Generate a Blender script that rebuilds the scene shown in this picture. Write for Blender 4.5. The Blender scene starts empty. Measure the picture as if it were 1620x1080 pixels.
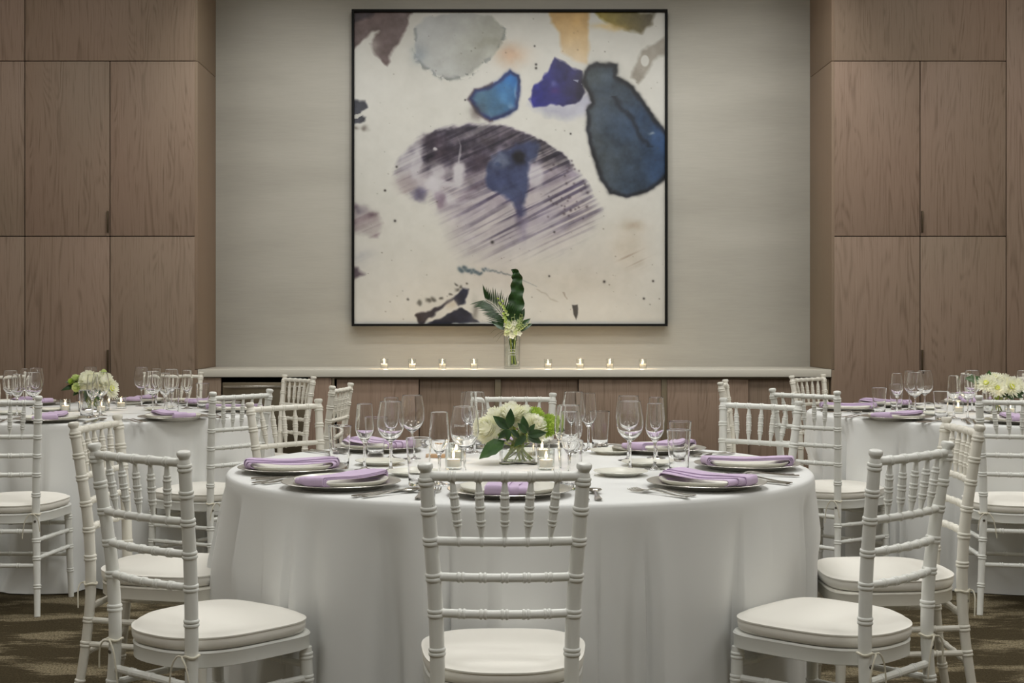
import bpy, bmesh, math, random
import numpy as np
from mathutils import Vector, Matrix
random.seed(7)
PI = math.pi
SC = bpy.context.scene
COL = SC.collection

# ------------------------------------------------------------------ camera, light, exposure
FPX, HX, HY, CAMZ = 2150.0, 772.0, 512.0, 1.21      # focal length and vanishing point in the 1620x1080 frame
cam_d = bpy.data.cameras.new('camera'); cam = bpy.data.objects.new('camera', cam_d); COL.objects.link(cam)
cam.location = (0, 0, CAMZ); cam.rotation_euler = (PI/2, 0, 0)
cam_d.sensor_width = 36; cam_d.lens = FPX/1620*36
cam_d.shift_x = (810-HX)/1620; cam_d.shift_y = -(540-HY)/1620
cam_d.clip_start = 0.05
SC.camera = cam
w = bpy.data.worlds.new('world'); SC.world = w; w.use_nodes = True
w.node_tree.nodes['Background'].inputs[0].default_value = (0.9, 0.95, 1, 1)
w.node_tree.nodes['Background'].inputs[1].default_value = 0.0
SC.view_settings.view_transform = 'Standard'; SC.view_settings.look = 'None'
SC.view_settings.gamma = 1; SC.view_settings.use_curve_mapping = False
SC.view_settings.exposure = -0.24
SC.cycles.max_bounces = 16; SC.cycles.transmission_bounces = 16; SC.cycles.transparent_max_bounces = 16
SC.cycles.sample_clamp_indirect = 6.0

PANEL_W, WASH_W = {0.6: 27.0, 3.9: 27.0, 6.7: 37.0}, 17.0
CEIL = 3.96
PANELS = [(x, y) for y in (0.6, 3.9, 6.7) for x in (-2.9, 0.25, 3.4)]  # unseen row over the camera is added as front fill for upright surfaces
WASHERS = [(-1.35, 7.9), (-0.45, 7.9), (0.25, 7.9), (0.95, 7.9), (1.75, 7.9)]
def add_panel_light(x, y, parent):
    l = bpy.data.lights.new('panel_light', 'AREA'); l.shape = 'SQUARE'; l.size = 1.1
    l.energy = PANEL_W[y]*(1.25 if abs(x-0.25) < 0.1 else (0.95 if x > 0 else 0.66)); l.color = (0.99, 0.995, 0.965)
    o = bpy.data.objects.new('panel_light', l); COL.objects.link(o); o.location = (0, 0, -0.03); o.parent = parent
def add_wash_light(x, y, parent):
    l = bpy.data.lights.new('wash_light', 'SPOT'); l.spot_size = math.radians(78); l.spot_blend = 0.9
    l.energy = WASH_W*4; l.shadow_soft_size = 0.09; l.color = (1.0, 0.985, 0.95)
    o = bpy.data.objects.new('wash_light', l); COL.objects.link(o)
    o.location = (0, 0, -0.06); o.parent = parent
    d = Vector((0.0, 9.5-y, 2.0-CEIL)); o.rotation_euler = d.to_track_quat('-Z', 'Y').to_euler()

# ------------------------------------------------------------------ helpers
def X_(px, Y): return (px-HX)/FPX*Y
def Z_(py, Y): return CAMZ-(py-HY)/FPX*Y
def lin(c):
    c = c/255.0
    return c/12.92 if c <= 0.04045 else ((c+0.055)/1.055)**2.4
def rgb(r, g, b): return (lin(r), lin(g), lin(b), 1)

def link(o, parent=None):
    COL.objects.link(o)
    if parent is not None: o.parent = parent
    return o
def mesh(name, V, F, mat=None, smooth=35):
    m = bpy.data.meshes.new(name); m.from_pydata([tuple(v) for v in V], [], F); m.update()
    if smooth is not None:
        m.shade_smooth(); m.set_sharp_from_angle(angle=math.radians(smooth))
    if mat: m.materials.append(mat)
    return m
def ob(name, me, parent=None, loc=(0, 0, 0), rot=(0, 0, 0)):
    o = bpy.data.objects.new(name, me); o.location = loc; o.rotation_euler = rot
    return link(o, parent)
def tag(o, label, cat, group=None):
    o['label'] = label; o['category'] = cat
    if group: o['group'] = group
    return o
def struct(o): o['kind'] = 'structure'; return o
def thing(name, label, cat, loc=(0, 0, 0), rz=0, group=None):
    o = bpy.data.objects.new(name, None); o.empty_display_size = 0.05
    o.location = loc; o.rotation_euler = (0, 0, rz); link(o)
    return tag(o, label, cat, group)
def copy_tree(o, parent=None):
    c = o.copy(); link(c)
    if parent is not None: c.parent = parent
    for ch in list(o.children): copy_tree(ch, c)
    return c

class MB:
    """collects geometry for one mesh"""
    def __init__(s): s.V = []; s.F = []
    def add(s, V, F, M=None):
        b = len(s.V)
        s.V += [tuple(M @ Vector(v)) if M else tuple(v) for v in V]
        s.F += [tuple(i+b for i in f) for f in F]
        return s
    def mesh(s, name, mat, smooth=35): return mesh(name, s.V, s.F, mat, smooth)

def box_geo(x0, x1, y0, y1, z0, z1, bev=0.0):
    if bev <= 0:
        V = [(x, y, z) for z in (z0, z1) for y in (y0, y1) for x in (x0, x1)]
        return V, [(0, 2, 3, 1), (4, 5, 7, 6), (0, 1, 5, 4), (2, 6, 7, 3), (0, 4, 6, 2), (1, 3, 7, 5)]
    bm = bmesh.new(); bmesh.ops.create_cube(bm, size=1)
    for v in bm.verts:
        v.co = Vector(((x0+x1)/2+v.co.x*(x1-x0), (y0+y1)/2+v.co.y*(y1-y0), (z0+z1)/2+v.co.z*(z1-z0)))
    bmesh.ops.bevel(bm, geom=bm.edges[:]+bm.verts[:], offset=bev, segments=2, profile=0.5, affect='EDGES')
    bm.verts.index_update()
    V = [tuple(v.co) for v in bm.verts]; F = [tuple(v.index for v in f.verts) for f in bm.faces]
    bm.free(); return V, F
def box(name, x0, x1, y0, y1, z0, z1, mat, parent=None, bev=0.0, origin=None):
    if origin is None: origin = ((x0+x1)/2, (y0+y1)/2, z0)
    ox, oy, oz = origin
    V, F = box_geo(x0-ox, x1-ox, y0-oy, y1-oy, z0-oz, z1-oz, bev)
    return ob(name, mesh(name, V, F, mat, 35 if bev else None), parent, origin)

def lathe_geo(prof, n=32):
    V = []; F = []; idx = []
    for (r, z) in prof:
        if r < 1e-6: idx.append([len(V)]); V.append((0, 0, z))
        else:
            idx.append(list(range(len(V), len(V)+n)))
            V += [(r*math.cos(2*PI*k/n), r*math.sin(2*PI*k/n), z) for k in range(n)]
    for a, b in zip(idx[:-1], idx[1:]):
        for k in range(n):
            k2 = (k+1) % n
            if len(a) == 1 and len(b) == 1: break
            if len(a) == 1: F.append((a[0], b[k2], b[k]))
            elif len(b) == 1: F.append((a[k], a[k2], b[0]))
            else: F.append((a[k], a[k2], b[k2], b[k]))
    return V, F
def crom(pts, n):
    """Catmull-Rom through points, n samples per span"""
    P = [np.array(p, float) for p in pts]; out = []
    for i in range(len(P)-1):
        p0 = P[i-1] if i else 2*P[0]-P[1]; p1 = P[i]; p2 = P[i+1]; p3 = P[i+2] if i+2 < len(P) else 2*P[-1]-P[-2]
        for k in range(n):
            t = k/n
            out.append(0.5*((2*p1)+(-p0+p2)*t+(2*p0-5*p1+4*p2-p3)*t*t+(-p0+3*p1-3*p2+p3)*t**3))
    out.append(P[-1]); return out
def sweep_geo(pts, rads, n=12, cap=True):
    P = [Vector(p) for p in pts]; V = []; F = []; N = len(P)
    T = [(P[min(i+1, N-1)]-P[max(i-1, 0)]).normalized() for i in range(N)]
    ref = Vector((0, 0, 1)) if abs(T[0].z) < 0.9 else Vector((1, 0, 0))
    u = (ref-T[0]*ref.dot(T[0])).normalized()
    for i in range(N):
        u = (u-T[i]*u.dot(T[i])).normalized(); v = T[i].cross(u)
        for k in range(n):
            a = 2*PI*k/n; V.append(P[i]+(u*math.cos(a)+v*math.sin(a))*rads[i])
    for i in range(N-1):
        for k in range(n):
            k2 = (k+1) % n
            F.append((i*n+k, i*n+k2, (i+1)*n+k2, (i+1)*n+k))
    if cap:
        F.append(tuple(reversed(range(n)))); F.append(tuple((N-1)*n+k for k in range(n)))
    return V, F
def turned(pfn, rfn, rings, n=14, base=14, amp=0.0028, wd=0.0042, length=1.0, double=True):
    """a bamboo-turned round member: pfn(t)->point, rfn(t)->radius, rings at t"""
    ts = set(np.linspace(0, 1, base)); bumps = []
    for t0 in rings:
        for off in ((-0.0048, 0.0048) if double else (0.0,)):
            c = t0+off/length; ww = wd/length; bumps.append((c, ww))
            for k in (-1.02, -0.8, -0.4, 0, 0.4, 0.8, 1.02):
                if 0 <= c+k*ww <= 1: ts.add(c+k*ww)
    ts = sorted(ts); R = []
    for t in ts:
        r = rfn(t)
        add = max([math.sqrt(max(0, 1-((t-c)/ww)**2)) for c, ww in bumps]+[0])
        R.append(r+amp*add)
    return sweep_geo([pfn(t) for t in ts], R, n)

# ------------------------------------------------------------------ materials
def new_mat(name):
    m = bpy.data.materials.new(name); m.use_nodes = True
    nt = m.node_tree; b = nt.nodes['Principled BSDF']
    return m, nt, b
def simple(name, col, rough=0.5, metal=0.0, spec=0.5, sss=0.0):
    m, nt, b = new_mat(name)
    b.inputs['Base Color'].default_value = col; b.inputs['Roughness'].default_value = rough
    b.inputs['Metallic'].default_value = metal; b.inputs['Specular IOR Level'].default_value = spec
    return m
def N(nt, t, **kw):
    n = nt.nodes.new(t)
    for k, v in kw.items(): setattr(n, k, v)
    return n
def geo_pos(nt, scale=(1, 1, 1), obj=False):
    if obj:
        g = N(nt, 'ShaderNodeTexCoord'); out = g.outputs['Object']
    else:
        g = N(nt, 'ShaderNodeNewGeometry'); out = g.outputs['Position']
    mp = N(nt, 'ShaderNodeMapping'); mp.inputs['Scale'].default_value = scale
    nt.links.new(out, mp.inputs['Vector']); return mp
def noise(nt, vec, scale, detail=3, rough=0.55, dist=0.0):
    n = N(nt, 'ShaderNodeTexNoise'); n.inputs['Scale'].default_value = scale
    n.inputs['Detail'].default_value = detail; n.inputs['Roughness'].default_value = rough
    n.inputs['Distortion'].default_value = dist
    nt.links.new(vec.outputs[0], n.inputs['Vector']); return n
def ramp(nt, fac, stops):
    r = N(nt, 'ShaderNodeValToRGB'); e = r.color_ramp.elements
    e[0].position, e[0].color = stops[0]; e[1].position, e[1].color = stops[-1]
    for p, c in stops[1:-1]:
        x = e.new(p); x.color = c
    nt.links.new(fac, r.inputs['Fac']); return r
def math_n(nt, op, a, b=None):
    n = N(nt, 'ShaderNodeMath', operation=op)
    for i, v in enumerate((a, b)):
        if v is None: continue
        if isinstance(v, (int, float)): n.inputs[i].default_value = v
        else: nt.links.new(v, n.inputs[i])
    return n
def mixc(nt, fac, a, b, mode='MIX'):
    n = N(nt, 'ShaderNodeMix', data_type='RGBA', blend_type=mode)
    for i, v in ((0, fac), (6, a), (7, b)):
        if isinstance(v, (int, float)): n.inputs[i].default_value = v
        elif isinstance(v, tuple): n.inputs[i].default_value = v
        else: nt.links.new(v, n.inputs[i])
    return n
def bump(nt, b, h, strength, dist=0.002):
    n = N(nt, 'ShaderNodeBump'); n.inputs['Strength'].default_value = strength; n.inputs['Distance'].default_value = dist
    nt.links.new(h, n.inputs['Height']); nt.links.new(n.outputs[0], b.inputs['Normal'])

def wood_mat(name, base, dark, light, plain=False):
    m, nt, b = new_mat(name)
    g = N(nt, 'ShaderNodeNewGeometry'); oi = N(nt, 'ShaderNodeObjectInfo')
    cx = N(nt, 'ShaderNodeCombineXYZ')
    mu = math_n(nt, 'MULTIPLY', oi.outputs['Random'], 7.0); nt.links.new(mu.outputs[0], cx.inputs[0])
    mu2 = math_n(nt, 'MULTIPLY', oi.outputs['Random'], 3.0); nt.links.new(mu2.outputs[0], cx.inputs[2])
    va = N(nt, 'ShaderNodeVectorMath', operation='ADD')
    nt.links.new(g.outputs['Position'], va.inputs[0]); nt.links.new(cx.outputs[0], va.inputs[1])
    def mp(s):
        q = N(nt, 'ShaderNodeMapping'); q.inputs['Scale'].default_value = s
        nt.links.new(va.outputs[0], q.inputs['Vector']); return q
    fine = noise(nt, mp((1, 1, 0.022)), 150, 4, 0.6, 0.2)
    mid = noise(nt, mp((1, 1, 0.05)), 26, 4, 0.6, 0.6)
    fld = noise(nt, mp((1, 1, 0.16)), 3.2, 2, 0.5, 0.5)       # field whose contours draw the cathedral figure
    ph = math_n(nt, 'MULTIPLY', fld.outputs[0], 150.0)
    wob = math_n(nt, 'MULTIPLY', mid.outputs[0], 5.0)
    sn = math_n(nt, 'SINE', math_n(nt, 'ADD', ph.outputs[0], wob.outputs[0]).outputs[0])
    fig = math_n(nt, 'POWER', math_n(nt, 'MULTIPLY', math_n(nt, 'ADD', sn.outputs[0], 1.0).outputs[0], 0.5).outputs[0], 2.0)
    msk = ramp(nt, mid.outputs[0], [(0.46, (0, 0, 0, 1)), (0.64, (1, 1, 1, 1))])
    f1 = ramp(nt, fine.outputs[0], [(0.27, dark), (0.44, base), (0.60, base), (0.80, light)])
    k = math_n(nt, 'MULTIPLY', fig.outputs[0], msk.outputs[0])
    c = mixc(nt, math_n(nt, 'MULTIPLY', k.outputs[0], 0.12 if plain else 0.58).outputs[0], f1.outputs[0], dark)
    big = noise(nt, mp((0.8, 0.8, 0.5)), 1.1, 1)
    tint = ramp(nt, big.outputs[0], [(0.35, (0.95, 0.97, 0.95, 1)), (0.65, (1.04, 1.0, 1.0, 1))])
    c2 = mixc(nt, 1.0, c.outputs[2], tint.outputs[0], 'MULTIPLY')
    nt.links.new(c2.outputs[2], b.inputs['Base Color'])
    b.inputs['Roughness'].default_value = 0.55; b.inputs['Specular IOR Level'].default_value = 0.3
    bump(nt, b, fine.outputs[0], 0.15, 0.001)
    return m
WOOD = wood_mat('grey_brown_oak', rgb(144, 124, 108), rgb(108, 89, 74), rgb(158, 139, 123))
WOODP = wood_mat('grey_brown_oak_plain', rgb(138, 120, 102), rgb(129, 111, 93), rgb(146, 128, 110), True)
BRONZE = simple('bronze', rgb(88, 76, 60), 0.4, 0.7)
OLIVE = simple('olive_trim', rgb(112, 100, 78), 0.5)
DARK = simple('dark_recess', rgb(16, 14, 12), 0.8)
STEEL = simple('drawer_steel', rgb(128, 118, 100), 0.38, 0.85)
CHROME = simple('polished_steel', rgb(214, 211, 205), 0.16, 1.0)
CANDLEWAX = simple('wax', rgb(240, 232, 220), 0.5)
COUNTER = simple('pale_quartz', rgb(210, 206, 194), 0.35)
BLACK = simple('black_frame', rgb(12, 12, 12), 0.7, 0, 0.2)
PORC = simple('white_porcelain', rgb(240, 239, 228), 0.2)
WHITEP = simple('ceiling_white', rgb(226, 224, 218), 0.8)
BEIGE = simple('room_paint', rgb(176, 168, 154), 0.7)
SCREW = simple('screw_metal', rgb(120, 116, 108), 0.4, 0.8)

def wall_mat():
    m, nt, b = new_mat('grey_silk_wallpaper')
    a = noise(nt, geo_pos(nt, (0.35, 1, 1.6)), 1.6, 3, 0.55)
    h = noise(nt, geo_pos(nt, (1, 1, 14)), 9, 3)
    c = ramp(nt, a.outputs[0], [(0.3, rgb(160, 157, 148)), (0.7, rgb(176, 173, 164))])
    d = ramp(nt, h.outputs[0], [(0.3, (0.965, 0.965, 0.965, 1)), (0.7, (1.02, 1.02, 1.02, 1))])
    x = mixc(nt, 1.0, c.outputs[0], d.outputs[0], 'MULTIPLY')
    nt.links.new(x.outputs[2], b.inputs['Base Color']); b.inputs['Roughness'].default_value = 0.6
    b.inputs['Specular IOR Level'].default_value = 0.25
    return m
WALL = wall_mat()
def carpet_mat():
    m, nt, b = new_mat('streaked_carpet')
    big = noise(nt, geo_pos(nt, (0.75, 2.0, 1)), 2.9, 2, 0.5, 0.2)
    thr = noise(nt, geo_pos(nt, (4.0, 62, 1)), 2.4, 2, 0.7)
    med = noise(nt, geo_pos(nt, (1.0, 7.0, 1)), 3.0, 3, 0.6)
    spk = noise(nt, geo_pos(nt, (1, 0.6, 1)), 150, 2, 0.8)
    s = math_n(nt, 'ADD', math_n(nt, 'MULTIPLY', big.outputs[0], 1.55).outputs[0],
               math_n(nt, 'ADD', math_n(nt, 'MULTIPLY', thr.outputs[0], 0.85).outputs[0],
                      math_n(nt, 'MULTIPLY', med.outputs[0], 0.40).outputs[0]).outputs[0])
    msk = ramp(nt, math_n(nt, 'MULTIPLY', s.outputs[0], 0.36).outputs[0], [(0.522, (0, 0, 0, 1)), (0.545, (1, 1, 1, 1))])
    dk = ramp(nt, spk.outputs[0], [(0.3, rgb(50, 43, 29)), (0.7, rgb(78, 69, 50))])
    lt = ramp(nt, spk.outputs[0], [(0.35, rgb(78, 69, 50)), (0.65, rgb(150, 139, 115))])
    c = mixc(nt, msk.outputs[0], dk.outputs[0], lt.outputs[0])
    nt.links.new(c.outputs[2], b.inputs['Base Color']); b.inputs['Roughness'].default_value = 0.95
    b.inputs['Specular IOR Level'].default_value = 0.1
    bump(nt, b, spk.outputs[0], 0.6, 0.004)
    return m
CARPET = carpet_mat()
def cloth_mat(name, col, rough=0.75):
    m, nt, b = new_mat(name)
    wv = noise(nt, geo_pos(nt, (1, 1, 1), True), 900, 2)
    b.inputs['Base Color'].default_value = col; b.inputs['Roughness'].default_value = rough
    b.inputs['Sheen Weight'].default_value = 0.15; b.inputs['Specular IOR Level'].default_value = 0.25
    bump(nt, b, wv.outputs[0], 0.08, 0.001)
    return m
LINEN = cloth_mat('white_tablecloth', rgb(234, 235, 234))
LILAC = cloth_mat('lilac_napkin_cloth', rgb(210, 188, 219))
CUSH = cloth_mat('ivory_cushion_cloth', rgb(243, 240, 232))
TIE = cloth_mat('ivory_tie_tape', rgb(222, 217, 200))
RIBBON = simple('white_ribbon', rgb(214, 218, 214), 0.35)
def paint_mat(name, col, seed):
    m, nt, b = new_mat(name)
    n1 = noise(nt, geo_pos(nt, (1, 1, 0.55)), 46, 4, 0.7)
    n2 = noise(nt, geo_pos(nt), 5.0+seed, 2)
    k = math_n(nt, 'ADD', n1.outputs[0], math_n(nt, 'MULTIPLY', n2.outputs[0], 0.35).outputs[0])
    msk = ramp(nt, k.outputs[0], [(0.925, (0, 0, 0, 1)), (0.935, (1, 1, 1, 1))])
    grime = ramp(nt, n2.outputs[0], [(0.3, (0.955, 0.95, 0.93, 1)), (0.6, (1, 1, 1, 1))])
    c0 = mixc(nt, 1.0, col, grime.outputs[0], 'MULTIPLY')
    c = mixc(nt, msk.outputs[0], c0.outputs[2], rgb(62, 50, 42))
    nt.links.new(c.outputs[2], b.inputs['Base Color']); b.inputs['Roughness'].default_value = 0.36
    return m
PAINT = paint_mat('chipped_white_paint', rgb(240, 241, 237), 0)
PAINTC = paint_mat('chipped_cream_paint', rgb(239, 236, 226), 1)
def charger_mat():
    m, nt, b = new_mat('hammered_silver')
    v = N(nt, 'ShaderNodeTexVoronoi'); v.inputs['Scale'].default_value = 130
    g = geo_pos(nt, (1, 1, 1), True); nt.links.new(g.outputs[0], v.inputs['Vector'])
    b.inputs['Base Color'].default_value = rgb(204, 201, 194); b.inputs['Metallic'].default_value = 0.8
    b.inputs['Roughness'].default_value = 0.3
    bump(nt, b, v.outputs['Distance'], 0.25, 0.002)
    return m
CHARGER = charger_mat()
def glass_mat(name, rough=0.0, ior=1.47, col=(1, 1, 1, 1)):
    m, nt, b = new_mat(name); nt.nodes.remove(b)
    g = N(nt, 'ShaderNodeBsdfGlass'); g.inputs['IOR'].default_value = ior; g.inputs['Roughness'].default_value = rough
    g.inputs['Color'].default_value = col
    nt.links.new(g.outputs[0], nt.nodes['Material Output'].inputs[0]); return m
GLASS = glass_mat('clear_glass')
def thin_glass(name, tint):
    """thin-walled glass: straight transmission plus Fresnel reflection"""
    m, nt, b = new_mat(name); nt.nodes.remove(b)
    t = N(nt, 'ShaderNodeBsdfTransparent'); t.inputs[0].default_value = tint
    g = N(nt, 'ShaderNodeBsdfGlossy'); g.inputs['Roughness'].default_value = 0.03
    lw = N(nt, 'ShaderNodeLayerWeight')
    f = math_n(nt, 'ADD', math_n(nt, 'MULTIPLY', math_n(nt, 'POWER', lw.outputs['Facing'], 3.0).outputs[0], 0.95).outputs[0], 0.04)
    mx = N(nt, 'ShaderNodeMixShader')
    nt.links.new(f.outputs[0], mx.inputs[0]); nt.links.new(t.outputs[0], mx.inputs[1]); nt.links.new(g.outputs[0], mx.inputs[2])
    nt.links.new(mx.outputs[0], nt.nodes['Material Output'].inputs[0]); return m
THIN = thin_glass('thin_clear_glass', (0.965, 0.975, 0.965, 1))
def emit(name, col, s):
    m, nt, b = new_mat(name); nt.nodes.remove(b)
    e = N(nt, 'ShaderNodeEmission'); e.inputs[0].default_value = col; e.inputs[1].default_value = s
    nt.links.new(e.outputs[0], nt.nodes['Material Output'].inputs[0]); return m
FLAME = emit('flame', (1.0, 0.72, 0.4, 1), 14.0)
DIFFUSER = emit('lamp_diffuser', (1.0, 0.965, 0.90, 1), 3.0)
ETCH = simple('white_etching', rgb(245, 245, 242), 0.6)
def leaf_mat(name, a, c):
    m, nt, b = new_mat(name)
    n = noise(nt, geo_pos(nt), 35, 3)
    r = ramp(nt, n.outputs[0], [(0.3, a), (0.7, c)])
    nt.links.new(r.outputs[0], b.inputs['Base Color']); b.inputs['Roughness'].default_value = 0.4
    return m
LEAFD = leaf_mat('dark_leaf', rgb(22, 48, 16), rgb(40, 74, 26))
LEAFM = leaf_mat('mid_leaf', rgb(42, 76, 30), rgb(64, 102, 44))
STEMG = leaf_mat('stem_green', rgb(148, 168, 58), rgb(186, 200, 98))
def petal_mat(name, a, c):
    m = leaf_mat(name, a, c); nt = m.node_tree; b = nt.nodes['Principled BSDF']; b.inputs['Roughness'].default_value = 0.7
    t = N(nt, 'ShaderNodeBsdfTranslucent'); mx = N(nt, 'ShaderNodeMixShader'); mx.inputs[0].default_value = 0.5
    nt.links.new(b.inputs['Base Color'].links[0].from_socket, t.inputs[0])
    nt.links.new(b.outputs[0], mx.inputs[1]); nt.links.new(t.outputs[0], mx.inputs[2])
    nt.links.new(mx.outputs[0], nt.nodes['Material Output'].inputs[0]); return m
PETW = petal_mat('white_petal', rgb(252, 252, 230), rgb(255, 255, 248))
PETG = petal_mat('lime_petal', rgb(176, 204, 78), rgb(206, 224, 120))
PETL = petal_mat('pale_lime_petal', rgb(222, 234, 160), rgb(240, 246, 206))
YELC = leaf_mat('yellow_centre', rgb(206, 214, 70), rgb(228, 230, 110))
TAN = simple('tan_wood', rgb(190, 160, 128), 0.6)

# ------------------------------------------------------------------ room shell
YF, YB = 8.9, 9.5                       # cabinet fronts / back wall
XL, XR = -1.902, 2.25                   # niche sides
RX0, RX1, RY0 = -4.75, 5.11, -3.0
struct(box('floor', RX0, RX1, RY0, YB, -0.05, 0, CARPET))
struct(box('ceiling', RX0, RX1, RY0, YB, CEIL, CEIL+0.1, WHITEP))
struct(box('wall_back', RX0, RX1, YB, YB+0.1, 0, CEIL, WALL))
struct(box('wall_left', RX0-0.1, RX0, RY0, YB, 0, CEIL, BEIGE))
struct(box('wall_right', RX1, RX1+0.1, RY0, YB, 0, CEIL, BEIGE))
struct(box('wall_front', RX0, RX1, RY0-0.1, RY0, 0, CEIL, BEIGE))
for i, (x, y) in enumerate(PANELS):
    col = ('left', 'middle', 'right')[i % 3]; row = ('added front fill over the camera', 'above the front table', 'above the rear tables')[i//3]
    t = thing('ceiling_light', 'square recessed ceiling light, %s column, %s' % (col, row), 'light', (x, y, CEIL), 0, 'square ceiling lights')
    m = MB()
    for a in ((-0.64, 0.64, -0.64, -0.56), (-0.64, 0.64, 0.56, 0.64), (-0.64, -0.56, -0.56, 0.56), (0.56, 0.64, -0.56, 0.56)):
        m.add(*box_geo(*a, -0.035, 0.0))
    ob('frame', m.mesh('frame', WHITEP, None), t)
    ob('diffuser', mesh('diffuser', *box_geo(-0.555, 0.555, -0.555, 0.555, -0.012, -0.004), DIFFUSER, None), t)
    add_panel_light(x, y, t)
for i, (x, y) in enumerate(WASHERS):
    t = thing('wall_washer', 'small round ceiling downlight facing the painting wall, %s from left' % ('first', 'second', 'third', 'fourth', 'fifth')[i], 'light', (x, y, CEIL), 0, 'wall washers')
    ob('trim_ring', mesh('trim_ring', *lathe_geo([(0.11, 0), (0.125, -0.004), (0.125, -0.012), (0.112, -0.016), (0.10, -0.006), (0.10, 0.0)], 28), WHITEP), t)
    add_wash_light(x, y, t)

# ------------------------------------------------------------------ built-in cabinets
Z1, Z2 = 1.783, 2.930
def cabinet(x0, x1, label, side=None, bar=None, handles='mid', lines=True):
    t = thing('built_in_cabinet', label, 'cabinet', ((x0+x1)/2, YF, 0))
    ox, oy = (x0+x1)/2, YF
    def part(name, a0, a1, b0, b1, c0, c1, mat, par=None, bev=0.0015):
        V, F = box_geo(a0-ox, a1-ox, b0-oy, b1-oy, c0, c1, bev)
        return ob(name, mesh(name, V, F, mat, 35), par or t)
    part('body', x0+0.004, x1-0.004, YF+0.022, YB-0.004, 0.002, CEIL-0.003, DARK, bev=0)
    g = 0.0028
    xm = (x0+x1)/2
    if not lines:
        part('panel', x0+g, x1-g, YF, YF+0.02, 0.06, CEIL-0.004, WOOD)
    else:
        part('fascia_panel', x0+g, x1-g, YF, YF+0.02, Z2+g, CEIL-0.004, WOOD)
        cols = [(x0, xm), (xm, x1)] if handles == 'mid' else [(x0, x1)]
        for ci, (a, b) in enumerate(cols):
            d1 = part('door', a+g, b-g, YF, YF+0.02, Z1+g, Z2-g, WOOD)
            d2 = part('door', a+g, b-g, YF, YF+0.02, 0.06, Z1-g, WOOD)
            if handles == 'mid' and ci == bar:
                hx = (xm-0.016, xm-0.006) if bar == 0 else (xm+0.006, xm+0.016)
                part('handle', hx[0], hx[1], YF-0.018, YF, Z1+0.022, Z1+0.165, BRONZE, d1)
                part('handle', hx[0], hx[1], YF-0.018, YF, 0.885, 1.04, BRONZE, d2)
    part('plinth', x0+g, x1-g, YF+0.012, YF+0.021, 0.004, 0.057, DARK, bev=0)
    if side is not None:
        a, b = (x1-0.0035, x1+0.016) if side == 'R' else (x0-0.016, x0+0.0035)
        part('side_panel', a, b, YF, YB-0.002, 0.912, Z2-0.002, WOODP, bev=0.001)
        part('side_panel', a, b, YF, YB-0.002, 0.004, 0.909, WOODP, bev=0.001)
        part('side_panel', a, b, YF, YB-0.002, Z2+0.002, CEIL-0.004, WOODP, bev=0.001)
cabinet(-3.034, XL-0.016, 'tall oak cabinet left of the niche with two pairs of doors', 'R', 0)
cabinet(-3.034-1.116, -3.034, 'tall oak cabinet at the far left edge, mostly out of frame', None, 0)
cabinet(RX0+0.002, -3.034-1.116, 'oak cabinet in the left room corner', None, None, 'single')
cabinet(XR+0.016, 3.394, 'tall oak cabinet right of the niche with two pairs of doors', 'L', 1)
cabinet(3.394, 4.3, 'plain oak panel unit at the far right edge', None, None, 'none', False)
cabinet(4.3, RX1-0.002, 'oak panel unit in the right room corner', None, None, 'none', False)

# ------------------------------------------------------------------ sideboard and countertop
ct = box('countertop', XL+0.002, XR-0.002, YF-0.005, YB-0.002, 0.861, 0.911, COUNTER, bev=0.003)
tag(ct, 'long pale stone countertop along the grey wall under the painting', 'countertop')
sb = thing('sideboard', 'low oak sideboard with sliding doors and a steel drawer under the countertop', 'sideboard', (0.17, YF, 0))
def sp(name, px0, px1, y0, y1, z0, z1, mat, par=None, bev=0.0015, raw=False):
    a, b = (px0, px1) if raw else (X_(px0, YF), X_(px1, YF))
    V, F = box_geo(a-0.17, b-0.17, y0-YF, y1-YF, z0, z1, bev)
    return ob(name, mesh(name, V, F, mat, 35), par or sb)
sp('back_panel', XL+0.004, XR-0.004, YB-0.03, YB-0.004, 0.004, 0.858, DARK, raw=True, bev=0)
sp('top_rail', 527, 1314, YF+0.03, YF+0.06, 0.846, 0.858, OLIVE)
sp('plinth', XL+0.004, XR-0.004, YF+0.07, YF+0.09, 0.004, 0.08, DARK, raw=True, bev=0)
sp('base_panel', XL+0.004, XR-0.004, YF+0.02, YB-0.03, 0.082, 0.10, OLIVE, raw=True)
sp('stile', 313.6, 349, YF+0.012, YF+0.035, 0.102, 0.858, WOOD)
sp('stile', 487, 524, YF+0.012, YF+0.035, 0.102, 0.858, WOOD)
sp('stile', 524.5, 528.5, YF+0.012, YF+0.035, 0.102, 0.858, OLIVE)
dr = sp('drawer', 351, 486, YF+0.014, YF+0.034, 0.36, 0.826, STEEL, bev=0.003)
hb = MB()
hb.add(*box_geo(X_(354, YF)-0.17, X_(484, YF)-0.17, -0.018, -0.006, 0.792, 0.806, 0.003))
for q in (370, 468): hb.add(*box_geo(X_(q, YF)-0.175, X_(q, YF)-0.165, -0.008, 0.014, 0.794, 0.804))
ob('handle', hb.mesh('handle', CHROME), dr)
sp('drawer', 351, 486, YF+0.014, YF+0.034, 0.102, 0.352, STEEL, bev=0.003)
for a, b, back in ((532, 662, 0), (663, 783, 1), (793, 915, 1), (916, 1047, 0), (1056, 1185, 0), (1186, 1306, 1)):
    sp('sliding_door', a, b, YF+(0.055 if back else 0.03), YF+(0.073 if back else 0.048), 0.102, 0.844, WOOD)
for a, b in ((783, 792.5), (1047.3, 1055.7), (1306.3, 1313.5)): sp('stile', a, b, YF+0.022, YF+0.08, 0.102, 0.845, OLIVE)

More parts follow.
